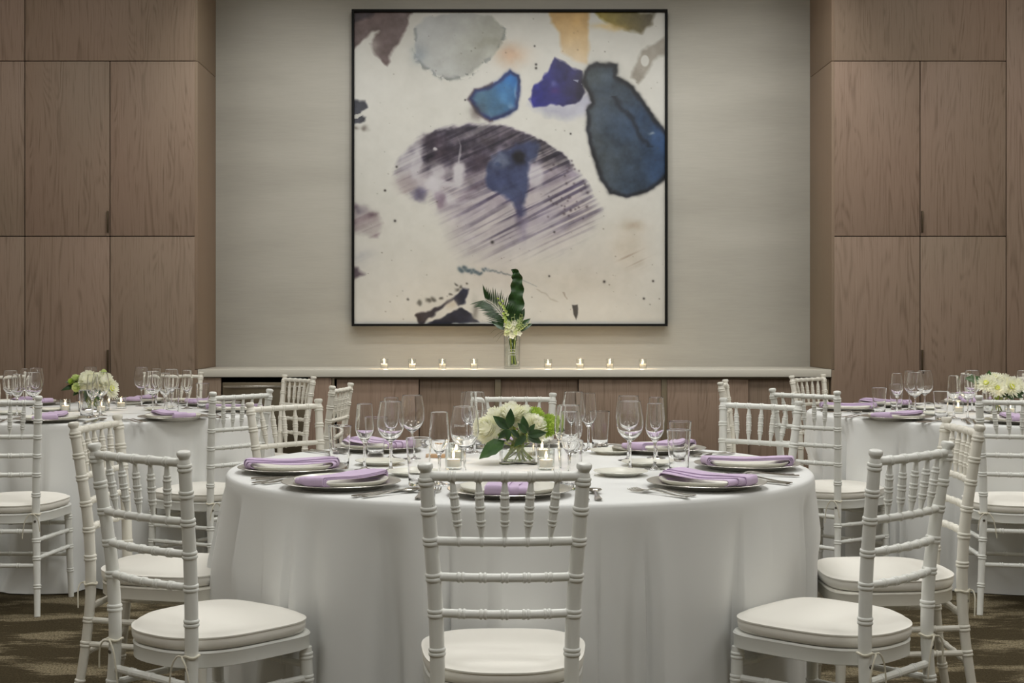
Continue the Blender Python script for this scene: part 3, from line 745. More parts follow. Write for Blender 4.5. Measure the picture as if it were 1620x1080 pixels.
# ------------------------------------------------------------------ tables and cloths
TZ = 0.757
TABLES = {'front': (0.098, 4.32), 'left rear': (-2.04, 7.06), 'right rear': (2.56, 6.92)}
def tablecloth(cx, cy, seed, name, label):
    rng = random.Random(seed); R = 0.912; n = 720
    zs = [TZ]*5+[TZ-0.0015, TZ-0.005, TZ-0.012]+[TZ-0.03, TZ-0.045]+list(np.linspace(TZ-0.075, 0.012, 22))+[0.004]
    rs0 = [0.0, 0.3, 0.6, 0.8, R-0.016, R-0.006, R-0.001, R+0.002, R+0.004, R+0.004]+[None]*23
    nf = rng.randint(20, 23); folds = []; cuts = [0.0]
    while cuts[-1] < 2*PI: cuts.append(cuts[-1]+rng.uniform(0.12, 0.34))
    cuts = [c*2*PI/cuts[-1] for c in cuts]; pl = [(rng.choice((-1, 1)), rng.uniform(0.25, 1.2)) for _ in cuts]
    for i in range(nf):
        folds.append((2*PI*(i+rng.uniform(-0.32, 0.32))/nf, rng.uniform(0.6, 1.25), rng.uniform(0.085, 0.15)))
    vall = [(2*PI*(i+rng.uniform(-0.4, 0.4))/19, rng.uniform(0.4, 1.1), rng.uniform(0.022, 0.06)) for i in range(19)]
    dents = []
    for (ox, oy, fx, fy) in CHAIR_POS:
        r = math.hypot(ox-cx, oy-cy)
        if r < 1.5 and not (cx == 0.098 and 1.095 < r < 1.118): dents.append((math.atan2(oy-cy, ox-cx), r-0.212, 0.235/max(r-0.2, 0.5)))
    V = []; F = []
    for i, z in enumerate(zs):
        if i == 0: V.append((0, 0, z)); continue
        dep = max(0, (TZ-0.04-z)/(TZ-0.04))
        for k in range(n):
            th = 2*PI*k/n
            if rs0[i] is not None and i < 10: r = rs0[i]
            else:
                r = R+0.004+0.030*dep+0.02*dep**3
                s = 0
                for a, am, wd in folds:
                    d = (th-a+PI) % (2*PI)-PI
                    if abs(d) < wd*2.4: s += am*math.exp(-(d/wd)**2)
                s -= 0.55; sv = 0
                for a, am, wd in vall:
                    d = (th-a+PI) % (2*PI)-PI
                    if abs(d) < wd*2.4: sv += am*math.exp(-(d/wd)**2)
                ci = 0
                while ci < len(cuts)-2 and cuts[ci+1] <= th: ci += 1
                t = (th-cuts[ci])/(cuts[ci+1]-cuts[ci]); dr_, am_ = pl[ci]
                if dr_ < 0: t = 1-t
                q_ = t**1.6 if t < 0.90 else 0.845*max(0.0, (1-t)/0.10)**0.8
                r += (0.045*s-0.095*sv)*dep**0.7 + 0.085*am_*(q_-0.3)*min(1, dep*3.2)**0.9*(0.55+0.45*dep)
                if z < 0.10: r += 0.10*((0.10-z)/0.10)**1.5*max(0, math.sin(th*5+seed)+0.4*math.sin(th*13+1))
            for a, lim, hw in dents:
                d = abs((th-a+PI) % (2*PI)-PI)
                wgt = max(0.0, min(1.0, (hw*1.45-d)/(hw*0.45)))*max(0.0, min(1.0, (0.60-z)/0.11))
                wgt = wgt*wgt*(3-2*wgt)
                if r > lim: r = r*(1-wgt)+lim*wgt
            V.append((r*math.cos(th), r*math.sin(th), z))
    def ix(i, k): return 0 if i == 0 else 1+(i-1)*n+k % n
    for k in range(n): F.append((0, ix(1, k), ix(1, k+1)))
    for i in range(1, len(zs)-1):
        for k in range(n): F.append((ix(i, k), ix(i+1, k), ix(i+1, k+1), ix(i, k+1)))
    o = ob('tablecloth', mesh('tablecloth', V, F, LINEN, 60), None, (cx, cy, 0))
    tag(o, label, 'tablecloth', 'white tablecloths')
for i, (nm, (cx, cy)) in enumerate(TABLES.items()):
    where = {'front': 'in the middle foreground', 'left rear': 'at left before the oak cabinet', 'right rear': 'at right before the oak cabinet'}[nm]
    t = thing('banquet_table', 'round banquet table hidden under a white cloth %s' % where, 'table', (cx, cy, 0), 0, 'round banquet tables')
    ob('tabletop', mesh('tabletop', *lathe_geo([(0, TZ-0.028), (0.89, TZ-0.028), (0.9, TZ-0.022), (0.9, TZ-0.008), (0.89, TZ-0.003), (0, TZ-0.003)], 64), TAN), t)
    for sx in (-1, 1):
        for sy in (-1, 1):
            ob('leg', mesh('leg', *sweep_geo([(0.32*sx, 0.32*sy, 0.0), (0.30*sx, 0.30*sy, TZ-0.028)], [0.014, 0.014], 10), SCREW), t)
    tablecloth(cx, cy, 3+i, nm, 'white floor-length tablecloth on the round table %s' % where)

# ------------------------------------------------------------------ tableware meshes
def prof(pts, n=4): return [(max(0, p[0]), p[1]) for p in crom(pts, n)]
M_CHARGER = mesh('charger_plate', *lathe_geo([(0, 0), (0.105, 0), (0.112, 0.0005), (0.122, 0.006), (0.130, 0.011), (0.150, 0.0145), (0.164, 0.0165), (0.1655, 0.0178), (0.164, 0.0190), (0.150, 0.0168), (0.129, 0.0132), (0.120, 0.0082), (0.111, 0.0032), (0.104, 0.0024), (0, 0.0024)], 64), CHARGER)
M_PLATE = mesh('dinner_plate', *lathe_geo([(0, 0.002), (0.074, 0.002), (0.077, 0), (0.080, 0), (0.083, 0.0016), (0.100, 0.0042), (0.115, 0.0085), (0.1245, 0.0140), (0.1300, 0.0205), (0.1310, 0.0226), (0.1300, 0.0240), (0.1220, 0.0185), (0.110, 0.0125), (0.096, 0.0078), (0.078, 0.0058), (0, 0.0055)], 64), PORC)
M_BREAD = mesh('bread_plate', *lathe_geo([(0, 0.002), (0.046, 0.002), (0.048, 0), (0.050, 0), (0.052, 0.002), (0.064, 0.0075), (0.0805, 0.0130), (0.0815, 0.0145), (0.0805, 0.0155), (0.064, 0.0110), (0.054, 0.0062), (0.047, 0.0048), (0, 0.0045)], 48), PORC)
wine_o = prof([(0.0042, 0.030), (0.0040, 0.075), (0.0058, 0.089), (0.0150, 0.0965), (0.0285, 0.108), (0.0375, 0.123), (0.0415, 0.142), (0.0405, 0.165), (0.0368, 0.190), (0.0330, 0.2120)], 4)
wine_i = prof([(0.0320, 0.2120), (0.0358, 0.190), (0.0395, 0.165), (0.0404, 0.142), (0.0363, 0.1235), (0.0270, 0.1095), (0.0130, 0.0990), (0.0, 0.0965)], 4)
M_WINE = mesh('wine_glass', *lathe_geo([(0, 0), (0.033, 0), (0.0345, 0.0008), (0.0335, 0.0018), (0.022, 0.0034), (0.010, 0.0062), (0.0055, 0.012)]+wine_o+[(0.03290, 0.2130), (0.03285, 0.2138), (0.03235, 0.2142), (0.03195, 0.2138), (0.03192, 0.2130)]+wine_i, 40), GLASS, 80)
fl_o = prof([(0.0042, 0.030), (0.0042, 0.072), (0.0060, 0.084), (0.0130, 0.094), (0.0225, 0.107), (0.0282, 0.122), (0.0290, 0.138), (0.0270, 0.165), (0.0239, 0.2030)], 4)
fl_i = prof([(0.0230, 0.2030), (0.0260, 0.165), (0.0279, 0.138), (0.0271, 0.1225), (0.0212, 0.1085), (0.0115, 0.0965), (0.0, 0.0915)], 4)
M_FLUTE = mesh('champagne_flute', *lathe_geo([(0, 0), (0.031, 0), (0.0322, 0.0008), (0.031, 0.0018), (0.020, 0.0034), (0.010, 0.0062), (0.0055, 0.012)]+fl_o+[(0.02385, 0.2041), (0.0238, 0.2048), (0.02335, 0.2052), (0.0230, 0.2048), (0.02295, 0.2041)]+fl_i, 40), GLASS, 80)
M_TUMB = mesh('water_tumbler', *lathe_geo([(0, 0.002), (0.022, 0.001), (0.0255, 0), (0.0275, 0.0012), (0.0284, 0.005)]+prof([(0.0287, 0.012), (0.0310, 0.06), (0.0340, 0.10), (0.0365, 0.1325)], 3)+[(0.03655, 0.1335), (0.0365, 0.1343), (0.0361, 0.1347), (0.0357, 0.1343), (0.0355, 0.1335)]+prof([(0.0354, 0.1325), (0.0329, 0.10), (0.0299, 0.06), (0.0276, 0.022)], 3)+[(0.0255, 0.0160), (0.018, 0.0135), (0, 0.013)], 40), GLASS, 80)

def strip(pts, th=0.0016):
    """cutlery: list of (y, halfwidth, z, crown)"""
    V = []; F = []
    for (y, hw, z, c) in pts:
        V += [(-hw, y, z), (0, y, z+c), (hw, y, z), (hw, y, z-th), (0, y, z-th+c*0.4), (-hw, y, z-th)]
    n = len(pts)
    for i in range(n-1):
        for k in range(6):
            k2 = (k+1) % 6; F.append((i*6+k, i*6+k2, (i+1)*6+k2, (i+1)*6+k))
    F.append((0, 5, 4, 3, 2, 1)); F.append(tuple((n-1)*6+k for k in range(6)))
    return V, F
HANDLE = [(-0.100, 0.004, 0.0045, 0.0006), (-0.097, 0.0078, 0.0046, 0.001), (-0.085, 0.0088, 0.0042, 0.0014), (-0.06, 0.0072, 0.0045, 0.0016), (-0.02, 0.0046, 0.0075, 0.0016), (0.012, 0.0034, 0.0105, 0.0012)]
fk = MB(); fk.add(*strip(HANDLE+[(0.024, 0.0042, 0.0105, 0.0008), (0.034, 0.0092, 0.0085, 0.0004), (0.042, 0.0118, 0.0062, 0), (0.050, 0.0122, 0.0046, 0)]))
for k in range(4):
    x = (k-1.5)*0.0066
    V, F = strip([(0.049, 0.0022, 0.0048, 0), (0.06, 0.0019, 0.0034, 0), (0.075, 0.0018, 0.0036, 0), (0.092, 0.0012, 0.0072, 0)])
    fk.add([(a+x, b_, c) for a, b_, c in V], F)
M_FORK = fk.mesh('fork', CHROME, 40)
kn = MB(); kn.add(*strip([(-0.115, 0.005, 0.005, 0.001), (-0.110, 0.0085, 0.005, 0.0018), (-0.06, 0.0078, 0.005, 0.002), (-0.005, 0.0055, 0.005, 0.002), (0.005, 0.0062, 0.005, 0.0008), (0.02, 0.0090, 0.0045, 0.0003), (0.07, 0.0098, 0.0042, 0.0002), (0.095, 0.0085, 0.0042, 0.0001), (0.112, 0.003, 0.0042, 0)], 0.0022))
M_KNIFE = kn.mesh('table_knife', CHROME, 40)
spn = MB(); spn.add(*strip(HANDLE+[(0.026, 0.0040, 0.0105, 0.0008), (0.032, 0.0052, 0.0095, 0.0004)]))
Vs = []; Fs = []; NA = 20
for lay_, dz in ((0, 0), (1, -0.0013)):
    for j, q in enumerate((1.0, 0.85, 0.6, 0.3)):
        for k in range(NA):
            a = 2*PI*k/NA; wy = 0.026*math.sin(a)*q; wx_ = 0.0175*math.cos(a)*q*(1+0.12*math.sin(a))
            Vs.append((wx_, 0.054+wy, 0.0090-0.0065*(1-q*q)+0.001*q*q*math.sin(a)+dz))
    Vs.append((0, 0.054, 0.0023+dz))
per = 4*NA+1
for L in (0, 1):
    for j in range(3):
        for k in range(NA):
            a, b_, c, d = L*per+j*NA+k, L*per+j*NA+(k+1) % NA, L*per+(j+1)*NA+(k+1) % NA, L*per+(j+1)*NA+k
            Fs.append((a, b_, c, d) if L == 0 else (d, c, b_, a))
    for k in range(NA):
        a, b_, c = L*per+3*NA+k, L*per+3*NA+(k+1) % NA, L*per+4*NA
        Fs.append((a, b_, c) if L == 0 else (c, b_, a))
for k in range(NA): Fs.append((k, per+k, per+(k+1) % NA, (k+1) % NA))
spn.add(Vs, Fs); M_SPOON = spn.mesh('spoon', CHROME, 50)

def napkin_mesh(flip, seed):
    """a pleated band laid across the plate with both ends tucked under the rim (local y = along the band)"""
    m = MB(); rr = random.Random(seed)
    def layer(v0, v1, dz, grow, nv=9, nu=26):
        V = []; F = []
        for iv in range(nv):
            v = v0+(v1-v0)*iv/(nv-1)
            e = math.sqrt(0.1345**2-v*v)+grow
            path = [(-(e-0.026), 0.0135-dz*0.3), (-(e-0.006), 0.0165-dz*0.3), (-(e+0.0020), 0.0220), (-(e-0.001), 0.0285+dz), (-(e-0.014), 0.0300+dz), (-0.05, 0.0262+dz), (0.0, 0.0245+dz)]
            path = path+[(-a, z) for a, z in reversed(path[:-1])]
            pts = crom(path, 2)
            for p in pts: V.append((v+0.0025*math.sin(p[0]*30+seed), p[0], p[1]+0.0012*math.sin(v*90+p[0]*22+seed)))
        L = len(pts)
        for i in range(nv-1):
            for k in range(L-1): F.append((i*L+k, i*L+k+1, (i+1)*L+k+1, (i+1)*L+k))
        # thickness
        b0 = len(V); th = 0.0022
        V2 = []
        for i in range(nv):
            for k in range(L):
                x, y, z = V[i*L+k]
                k0, k1 = max(k-1, 0), min(k+1, L-1)
                dy = V[i*L+k1][1]-V[i*L+k0][1]; dzz = V[i*L+k1][2]-V[i*L+k0][2]; q = math.hypot(dy, dzz)+1e-9
                V2.append((x, y+dzz/q*-th, z+dy/q*th))
        V += V2
        F2 = [tuple(reversed(tuple(i+b0 for i in f))) for f in F]
        F += F2
        for k in range(L-1):
            F.append((k, b0+k, b0+k+1, k+1)); a = (nv-1)*L; F.append((a+k+1, b0+a+k+1, b0+a+k, a+k))
        for i in range(nv-1):
            F.append((i*L, (i+1)*L, b0+(i+1)*L, b0+i*L)); a = L-1; F.append((i*L+a, b0+i*L+a, b0+(i+1)*L+a, (i+1)*L+a))
        m.add([(flip*x, y, z) for x, y, z in V], F if flip > 0 else [tuple(reversed(f)) for f in F])
    layer(-0.058, 0.058, 0.0, 0.0)
    layer(-0.056, 0.030, 0.0032, 0.0035)
    layer(-0.054, 0.006, 0.0064, 0.007)
    return m.mesh('napkin', LILAC, 45)
M_NAPS = [napkin_mesh(1, 1), napkin_mesh(-1, 2), napkin_mesh(1, 5)]

def put(name, me, x, y, z, rz, label, cat, group):
    return tag(ob(name, me, None, (x, y, z), (0, 0, rz)), label, cat, group)
def setting(table, P, ph, k, fork_on=True):
    C = Vector(TABLES[table]); P = Vector(P); f = (C-P).normalized(); r = Vector((f.y, -f.x)); rz = math.atan2(-f.x, f.y)
    S = 'at the %s of the %s table' % (ph, table)
    g = ' of the %s table' % table
    put('charger_plate', M_CHARGER, P.x, P.y, TZ, rz, 'silver charger plate '+S, 'plate', 'silver chargers'+g)
    put('dinner_plate', M_PLATE, P.x, P.y, TZ+0.0024, rz, 'white dinner plate '+S, 'plate', 'dinner plates'+g)
    tw = (0.0, 0.10, -0.08, 0.05, 0.0, -0.1, 0.06, -0.04)[k % 8]
    put('napkin', M_NAPS[k % 3], P.x, P.y, TZ+0.0024, rz+tw, 'folded lilac napkin '+S, 'napkin', 'lilac napkins'+g)
    def at(u, v): q = P+r*u+f*v; return q.x, q.y
    jt = random.Random(k*7+len(table)); j = lambda: jt.uniform(-0.05, 0.05)
    for nm, me, u, v, lb in (('fork', M_FORK, -0.200, -0.01, 'steel fork nearest the plate '), ('fork', M_FORK, -0.232, -0.02, 'outer steel fork '), ('table_knife', M_KNIFE, 0.196, -0.01, 'steel table knife '), ('spoon', M_SPOON, 0.228, -0.015, 'steel spoon ')):
        x, y = at(u, v); put(nm, me, x, y, TZ+0.0006, rz+j(), (lb+S).replace('far place behind the flowers', 'far place'), nm.replace('table_', ''), 'cutlery'+g).scale = (1.15, 1.08, 1.15)

MAINP = [((0.057, 3.60), 'nearest place'), ((-0.407, 3.77), 'near-left place'), ((-0.600, 4.16), 'left-hand place'), ((-0.397, 4.87), 'far-left place'),
         ((0.11, 5.05), 'far place behind the flowers'), ((0.604, 4.80), 'far-right place'), ((0.812, 4.26), 'right-hand place'), ((0.606, 3.77), 'near-right place')]
for k, (P, ph) in enumerate(MAINP): setting('front', P, ph, k)
LEFTP = [((-2.03, 6.30), 'nearest place'), ((-1.49, 6.43), 'near-right place'), ((-1.31, 7.02), 'right-hand place'), ((-1.54, 7.55), 'far-right place'), ((-2.0, 7.80), 'far place behind the flowers'), ((-2.55, 7.60), 'far-left place')]
for k, (P, ph) in enumerate(LEFTP): setting('left rear', P, ph, k+1)
RIGHTP = [((2.42, 6.19), 'nearest place'), ((1.93, 6.42), 'near-left place'), ((1.88, 7.10), 'left-hand place'), ((2.17, 7.44), 'far-left place'), ((2.72, 7.66), 'far place behind the flowers')]
for k, (P, ph) in enumerate(RIGHTP): setting('right rear', P, ph, k+3)

def by_px(px, Y): return X_(px, Y), Y
ORD = ['first', 'second', 'third', 'fourth', 'fifth', 'sixth', 'seventh', 'eighth', 'ninth']
def glasses(table, name, me, cat, noun, lst, swap=None):
    lst = sorted(lst, key=lambda q: q[0]); out = []
    for i, (px, Y) in enumerate(lst):
        x, y = by_px(px, Y)
        lab = '%s on the %s table, %s from left' % (noun, table, ORD[i])
        out.append(put(name, me, x, y, TZ+0.0003, random.uniform(0, 6), lab, cat, '%ss on the %s table' % (noun, table)))
    return out
wg = glasses('front', 'wine_glass', M_WINE, 'wine glass', 'tall clear wine glass', [(618, 4.18), (652, 4.55), (735, 3.93), (751, 4.77), (899, 3.99), (907.5, 4.77), (996.7, 4.20), (994, 4.50)])
glasses('front', 'champagne_flute', M_FLUTE, 'flute', 'slim clear champagne flute', [(576.7, 4.21), (619, 4.57), (695, 3.82), (740, 4.93), (901, 3.84), (931, 4.86), (1036, 4.23), (1038, 4.58)])
glasses('front', 'water_tumbler', M_TUMB, 'tumbler', 'straight clear water tumbler', [(537.5, 4.25), (594, 4.63), (662.5, 3.80), (759, 4.94), (902, 3.72), (949, 4.95), (1074, 4.09), (1076, 4.44)])
def breads(table, lst):
    lst = sorted(lst, key=lambda q: q[0])
    for i, (px, Y) in enumerate(lst):
        x, y = by_px(px, Y); put('bread_plate', M_BREAD, x, y, TZ+0.0003, 0, 'small white bread plate on the %s table, %s from left' % (table, ORD[i]), 'plate', 'bread plates on the %s table' % table)
breads('front', [(602, 4.37), (655, 4.06), (969, 4.74), (1023, 4.34), (982, 4.06), (838, 4.74)])
glasses('left rear', 'wine_glass', M_WINE, 'wine glass', 'tall clear wine glass', [(17, 6.94), (53, 6.68), (57, 7.34), (159, 6.70), (143, 7.52), (224, 7.47), (241.7, 6.85), (271, 7.14)])
glasses('left rear', 'champagne_flute', M_FLUTE, 'flute', 'slim clear champagne flute', [(27, 6.69), (39, 7.5), (146.7, 6.60), (247, 7.52), (261, 6.84), (295.6, 7.26)])
glasses('left rear', 'water_tumbler', M_TUMB, 'tumbler', 'straight clear water tumbler', [(137, 6.52), (272.8, 6.72), (320.6, 7.14+0.12)])
breads('left rear', [(82, 7.05), (252, 7.10), (205, 7.62), (14, 6.80)])
glasses('right rear', 'wine_glass', M_WINE, 'wine glass', 'tall clear wine glass', [(1447.8, 6.69), (1463, 6.92), (1531, 6.44), (1538, 6.98), (1620, 6.95)])
glasses('right rear', 'champagne_flute', M_FLUTE, 'flute', 'slim clear champagne flute', [(1419, 6.80), (1439, 7.14), (1509, 6.50)])
glasses('right rear', 'water_tumbler', M_TUMB, 'tumbler', 'straight clear water tumbler', [(1391, 6.78), (1418, 7.16), (1489, 6.42)])
breads('right rear', [(1468, 7.18), (1480, 6.72)])

# etched word on the wine glass left of the flowers
fc = bpy.data.curves.new('etching', 'FONT'); fc.body = 'pawual'; fc.size = 0.0125; fc.offset = 0.00006; fc.align_x = 'CENTER'
to = bpy.data.objects.new('etching_tmp', fc); COL.objects.link(to)
dg = bpy.context.evaluated_depsgraph_get(); tm = bpy.data.meshes.new_from_object(to.evaluated_get(dg))
bpy.data.objects.remove(to)
prz = np.array([q[1] for q in wine_o]); prr = np.array([q[0] for q in wine_o])
glass3 = wg[2]; base_rot = glass3.rotation_euler.z
for v in tm.vertices:
    z = 0.158+v.co.y; r = float(np.interp(z, prz, prr))+0.0004; a = -PI/2-0.38+(v.co.x)/r
    v.co = (r*math.cos(a-base_rot), r*math.sin(a-base_rot), z)
tm.materials.clear(); tm.materials.append(ETCH)
eo = ob('etched_word', tm, glass3); eo['label'] = 'small white etched word on the bowl'

o = box('wooden_block', 0, 0.05, 0, 0.035, 0, 0.012, TAN, bev=0.002)
o.location = (X_(693, 4.60), 4.60, TZ+0.0004); tag(o, 'small flat tan wooden block among the glasses of the front table', 'block')

# ------------------------------------------------------------------ candles
M_VOT_B = mesh('glass_cup', *lathe_geo([(0, 0), (0.024, 0), (0.0255, 0.0015), (0.0262, 0.006), (0.0268, 0.0635), (0.0262, 0.0645), (0.0250, 0.0635), (0.0242, 0.010), (0.0225, 0.0085), (0, 0.008)], 28), THIN, 50)
M_WAX = mesh('wax', *lathe_geo([(0, 0.0), (0.0185, 0.0), (0.0200, 0.001), (0.0205, 0.0220), (0.0195, 0.0232), (0.008, 0.0220), (0, 0.0217)], 22), CANDLEWAX)
M_WICK = mesh('wick', *sweep_geo([(0, 0, 0.0212), (0.0005, 0, 0.0265)], [0.0007, 0.0006], 6), DARK)
M_FLAME = mesh('flame', *lathe_geo(prof([(0, 0.0250), (0.0030, 0.0290), (0.0042, 0.034), (0.0032, 0.041), (0.0010, 0.047), (0, 0.049)], 2), 12), FLAME)
def candle(x, y, z, where, watt):
    h = put('votive_holder', M_VOT_B, x, y, z, 0, 'clear glass votive holder '+where, 'candle holder', 'votive holders')
    c = thing('tea_light', 'lit tea light inside the glass votive '+where, 'candle', (x, y, z+0.0085), 0, 'tea lights')
    ob('wax', M_WAX, c); ob('wick', M_WICK, c); ob('flame', M_FLAME, c)
    l = bpy.data.lights.new('candle_light', 'POINT'); l.energy = watt; l.color = (1.0, 0.68, 0.38); l.shadow_soft_size = 0.006
    lo = bpy.data.objects.new('candle_light', l); link(lo, c); lo.location = (0, 0, 0.038)
for i, px in enumerate((608, 652, 700, 750, 867, 918, 965, 1017)):
    candle(X_(px, 9.03), 9.03, 0.9113, 'on the countertop, %s from left' % ORD[i], 3.2)
for px, Y, wh in ((717.5, 4.235, 'left of the front table vase'), (722, 4.50, 'behind, left of the front table vase'), (864, 4.22, 'right of the front table vase'), (857.5, 4.56, 'behind, right of the front table vase')):
    candle(X_(px, Y), Y, TZ+0.0003, wh, 0.35)
for px, Y, wh in ((103, 7.0, 'left of the left rear vase'), (160, 6.93, 'before the left rear vase'), (191.7, 7.27, 'right of the left rear vase')):
    candle(X_(px, Y), Y, TZ+0.0003, wh, 0.3)
for px, Y, wh in ((1516, 6.86, 'left of the right rear vase'), (1598, 6.74, 'before the right rear vase')):
    candle(X_(px, Y), Y, TZ+0.0003, wh, 0.3)

# ------------------------------------------------------------------ flowers
def petal_geo(d, up, r0, r1, wd, curl, nseg=3):
    """a petal from r0 to r1 along direction d, curling toward up"""
    d = d.normalized(); s = d.cross(up)
    if s.length < 1e-3: s = Vector((1, 0, 0))
    s.normalize(); nrm = s.cross(d); V = []; F = []
    for i in range(nseg+1):
        t = i/nseg; p = d*(r0+(r1-r0)*t)+nrm*curl*(t*t)
        ww = wd*math.sin(PI*min(0.97, 0.12+0.80*t))**0.8
        V += [p-s*ww+nrm*ww*0.25, p, p+s*ww+nrm*ww*0.25]
    for i in range(nseg):
        for k in range(2): F.append((i*3+k, i*3+k+1, (i+1)*3+k+1, (i+1)*3+k))
    return V, F
def pompom(R, npet, seed, mat, name='bloom'):
    rr = random.Random(seed); m = MB()
    for i in range(npet):
        zc = 1-1.45*(i+0.5)/npet; ph = i*2.39996; q = math.sqrt(max(0, 1-zc*zc))
        d = Vector((q*math.cos(ph), q*math.sin(ph), zc*0.85))
        m.add(*petal_geo(d, Vector((0, 0, 1)), R*0.35, R*rr.uniform(0.88, 1.06), R*rr.uniform(0.14, 0.20), R*rr.uniform(0.05, 0.20)))
    m.add(*lathe_geo([(0, -R*0.45), (R*0.4, -R*0.3), (R*0.62, 0), (R*0.5, R*0.4), (0, R*0.6)], 12))
    return m.mesh(name, mat, 60)
def daisy(R, seed, mat, name='bloom'):
    rr = random.Random(seed); m = MB()
    for ring, (el, cnt, ln) in enumerate(((0.05, 22, 1.0), (0.32, 20, 0.93), (0.62, 16, 0.80), (0.95, 12, 0.6))):
        for k in range(cnt):
            a = 2*PI*(k+0.5*ring)/cnt+rr.uniform(-0.08, 0.08); e = el+rr.uniform(-0.06, 0.06)
            d = Vector((math.cos(a)*math.cos(e), math.sin(a)*math.cos(e), math.sin(e)))
            m.add(*petal_geo(d, Vector((0, 0, 1)), R*0.12, R*ln*rr.uniform(0.94, 1.05), R*0.115, R*0.10))
    return m.mesh(name, mat, 60)
B_POM = [pompom(1.0, 210, 3, PETW), pompom(1.0, 210, 9, PETW), pompom(1.0, 200, 5, PETL)]
B_LIME = pompom(1.0, 150, 21, PETG)
B_DAISY = [daisy(1.0, 2, PETW), daisy(1.0, 8, PETW)]
B_CENT = mesh('flower_centre', *lathe_geo([(0, 0.42), (0.14, 0.40), (0.24, 0.30), (0.24, 0.18), (0, 0.12)], 14), YELC)
def leaf_geo(L, W, curl=0.15, fold=0.25, wave=0.0, nseg=8):
    V = []; F = []
    for i in range(nseg+1):
        t = i/nseg; ww = W*(math.sin(PI*t**0.8)**0.9 if 0 < t < 1 else 0.02); y = L*t; z = -curl*L*t*t
        V += [(-ww, y, z+fold*ww+wave*W*math.sin(t*22)), (-ww*0.5, y, z+fold*ww*0.4), (0, y, z), (ww*0.5, y, z+fold*ww*0.4), (ww, y, z+fold*ww+wave*W*math.sin(t*22+2))]
    for i in range(nseg):
        for k in range(4): F.append((i*5+k, i*5+k+1, (i+1)*5+k+1, (i+1)*5+k))
    return V, F
def leaf_mesh(mat, L=1, W=0.2, **k): return mesh('leaf', *leaf_geo(L, W, **k), mat, 60)
L_DARK = leaf_mesh(LEAFD, 1, 0.24); L_MID = leaf_mesh(LEAFM, 1, 0.27, wave=0.10)
def orient(o, pos, d, s, roll=0.0):
    d = Vector(d).normalized(); q = d.to_track_quat('Z', 'Y')
    o.location = pos; o.rotation_mode = 'QUATERNION'; o.rotation_quaternion = q; o.scale = (s, s, s)
def orient_leaf(o, pos, d, s, face=(0, -1, 0.3)):
    y = Vector(d).normalized(); z = Vector(face); z = (z-y*z.dot(y)).normalized(); x = y.cross(z)
    M = Matrix((x, y, z)).transposed(); o.location = pos; o.rotation_mode = 'QUATERNION'; o.rotation_quaternion = M.to_quaternion(); o.scale = (s, s, s)
def square_vase(x, y, z, s, h, label, water):
    t = thing('glass_vase', label, 'vase', (x, y, z)); a = s/2; b_ = a-0.0035
    def rr_(h_, q, rad):
        out = []
        for cx, cy, a0 in ((q-rad, q-rad, 0), (-q+rad, q-rad, PI/2), (-q+rad, -q+rad, PI), (q-rad, -q+rad, 1.5*PI)):
            for k in range(5): out.append((cx+rad*math.cos(a0+k*PI/8), cy+rad*math.sin(a0+k*PI/8), h_))
        return out
    lv = [(0.0, a-0.002), (0.002, a), (h-0.001, a), (h, a-0.0017), (h-0.001, b_), (0.009, b_), (0.007, b_-0.003)]
    V = []; F = []
    for hh, q in lv: V += rr_(hh, q, 0.010)
    n = 20
    for i in range(len(lv)-1):
        for k in range(n): F.append((i*n+k, i*n+(k+1) % n, (i+1)*n+(k+1) % n, (i+1)*n+k))
    F.append(tuple(reversed(range(n)))); F.append(tuple((len(lv)-1)*n+k for k in range(n)))
    ob('vase_body', mesh('vase_body', V, F, GLASS, 40), t)
    q = b_-0.0008; V = []
    for hh in (0.0078, water): V += rr_(hh, q, 0.008)
    F = [(k, (k+1) % n, n+(k+1) % n, n+k) for k in range(n)]+[tuple(reversed(range(n))), tuple(n+k for k in range(n))]
    ob('water', mesh('water', V, F, THIN, 40), t)
    return t
def flower(vx, vy, vz, pos, d, R, bm, foot, label, name, group, centre=False, stem_mat=STEMG, srad=0.0034):
    """a cut flower: bloom at pos (relative to the vase base), stem down to foot"""
    t = thing(name, label, 'flower', (vx, vy, vz), 0, group)
    bl = ob('bloom', bm, t); orient(bl, pos, d, R)
    if centre: ob('flower_centre', B_CENT, bl)
    p = Vector(pos); f = Vector(foot); mid = p*0.45+f*0.55+Vector((0, 0, 0.012))
    pts = [tuple(q) for q in crom([p-Vector(d).normalized()*R*0.2, p*0.75+f*0.25+Vector((0, 0, 0.004)), mid, f], 4)]
    ob('stem', mesh('stem', *sweep_geo(pts, [srad]*len(pts), 7), stem_mat), t)
    return t
def sprig(vx, vy, vz, base, leaves, foot, label, group, mat_mesh):
    t = thing('leaf_sprig', label, 'foliage', (vx, vy, vz), 0, group)
    for (pos, d, s, face) in leaves:
        o = ob('leaf', mat_mesh, t); orient_leaf(o, pos, d, s, face)
    pts = [tuple(q) for q in crom([base, tuple((Vector(base)+Vector(foot))/2+Vector((0.004, 0, 0.004))), foot], 4)]
    ob('stem', mesh('stem', *sweep_geo(pts, [0.0018]*len(pts), 6), STEMG), t)

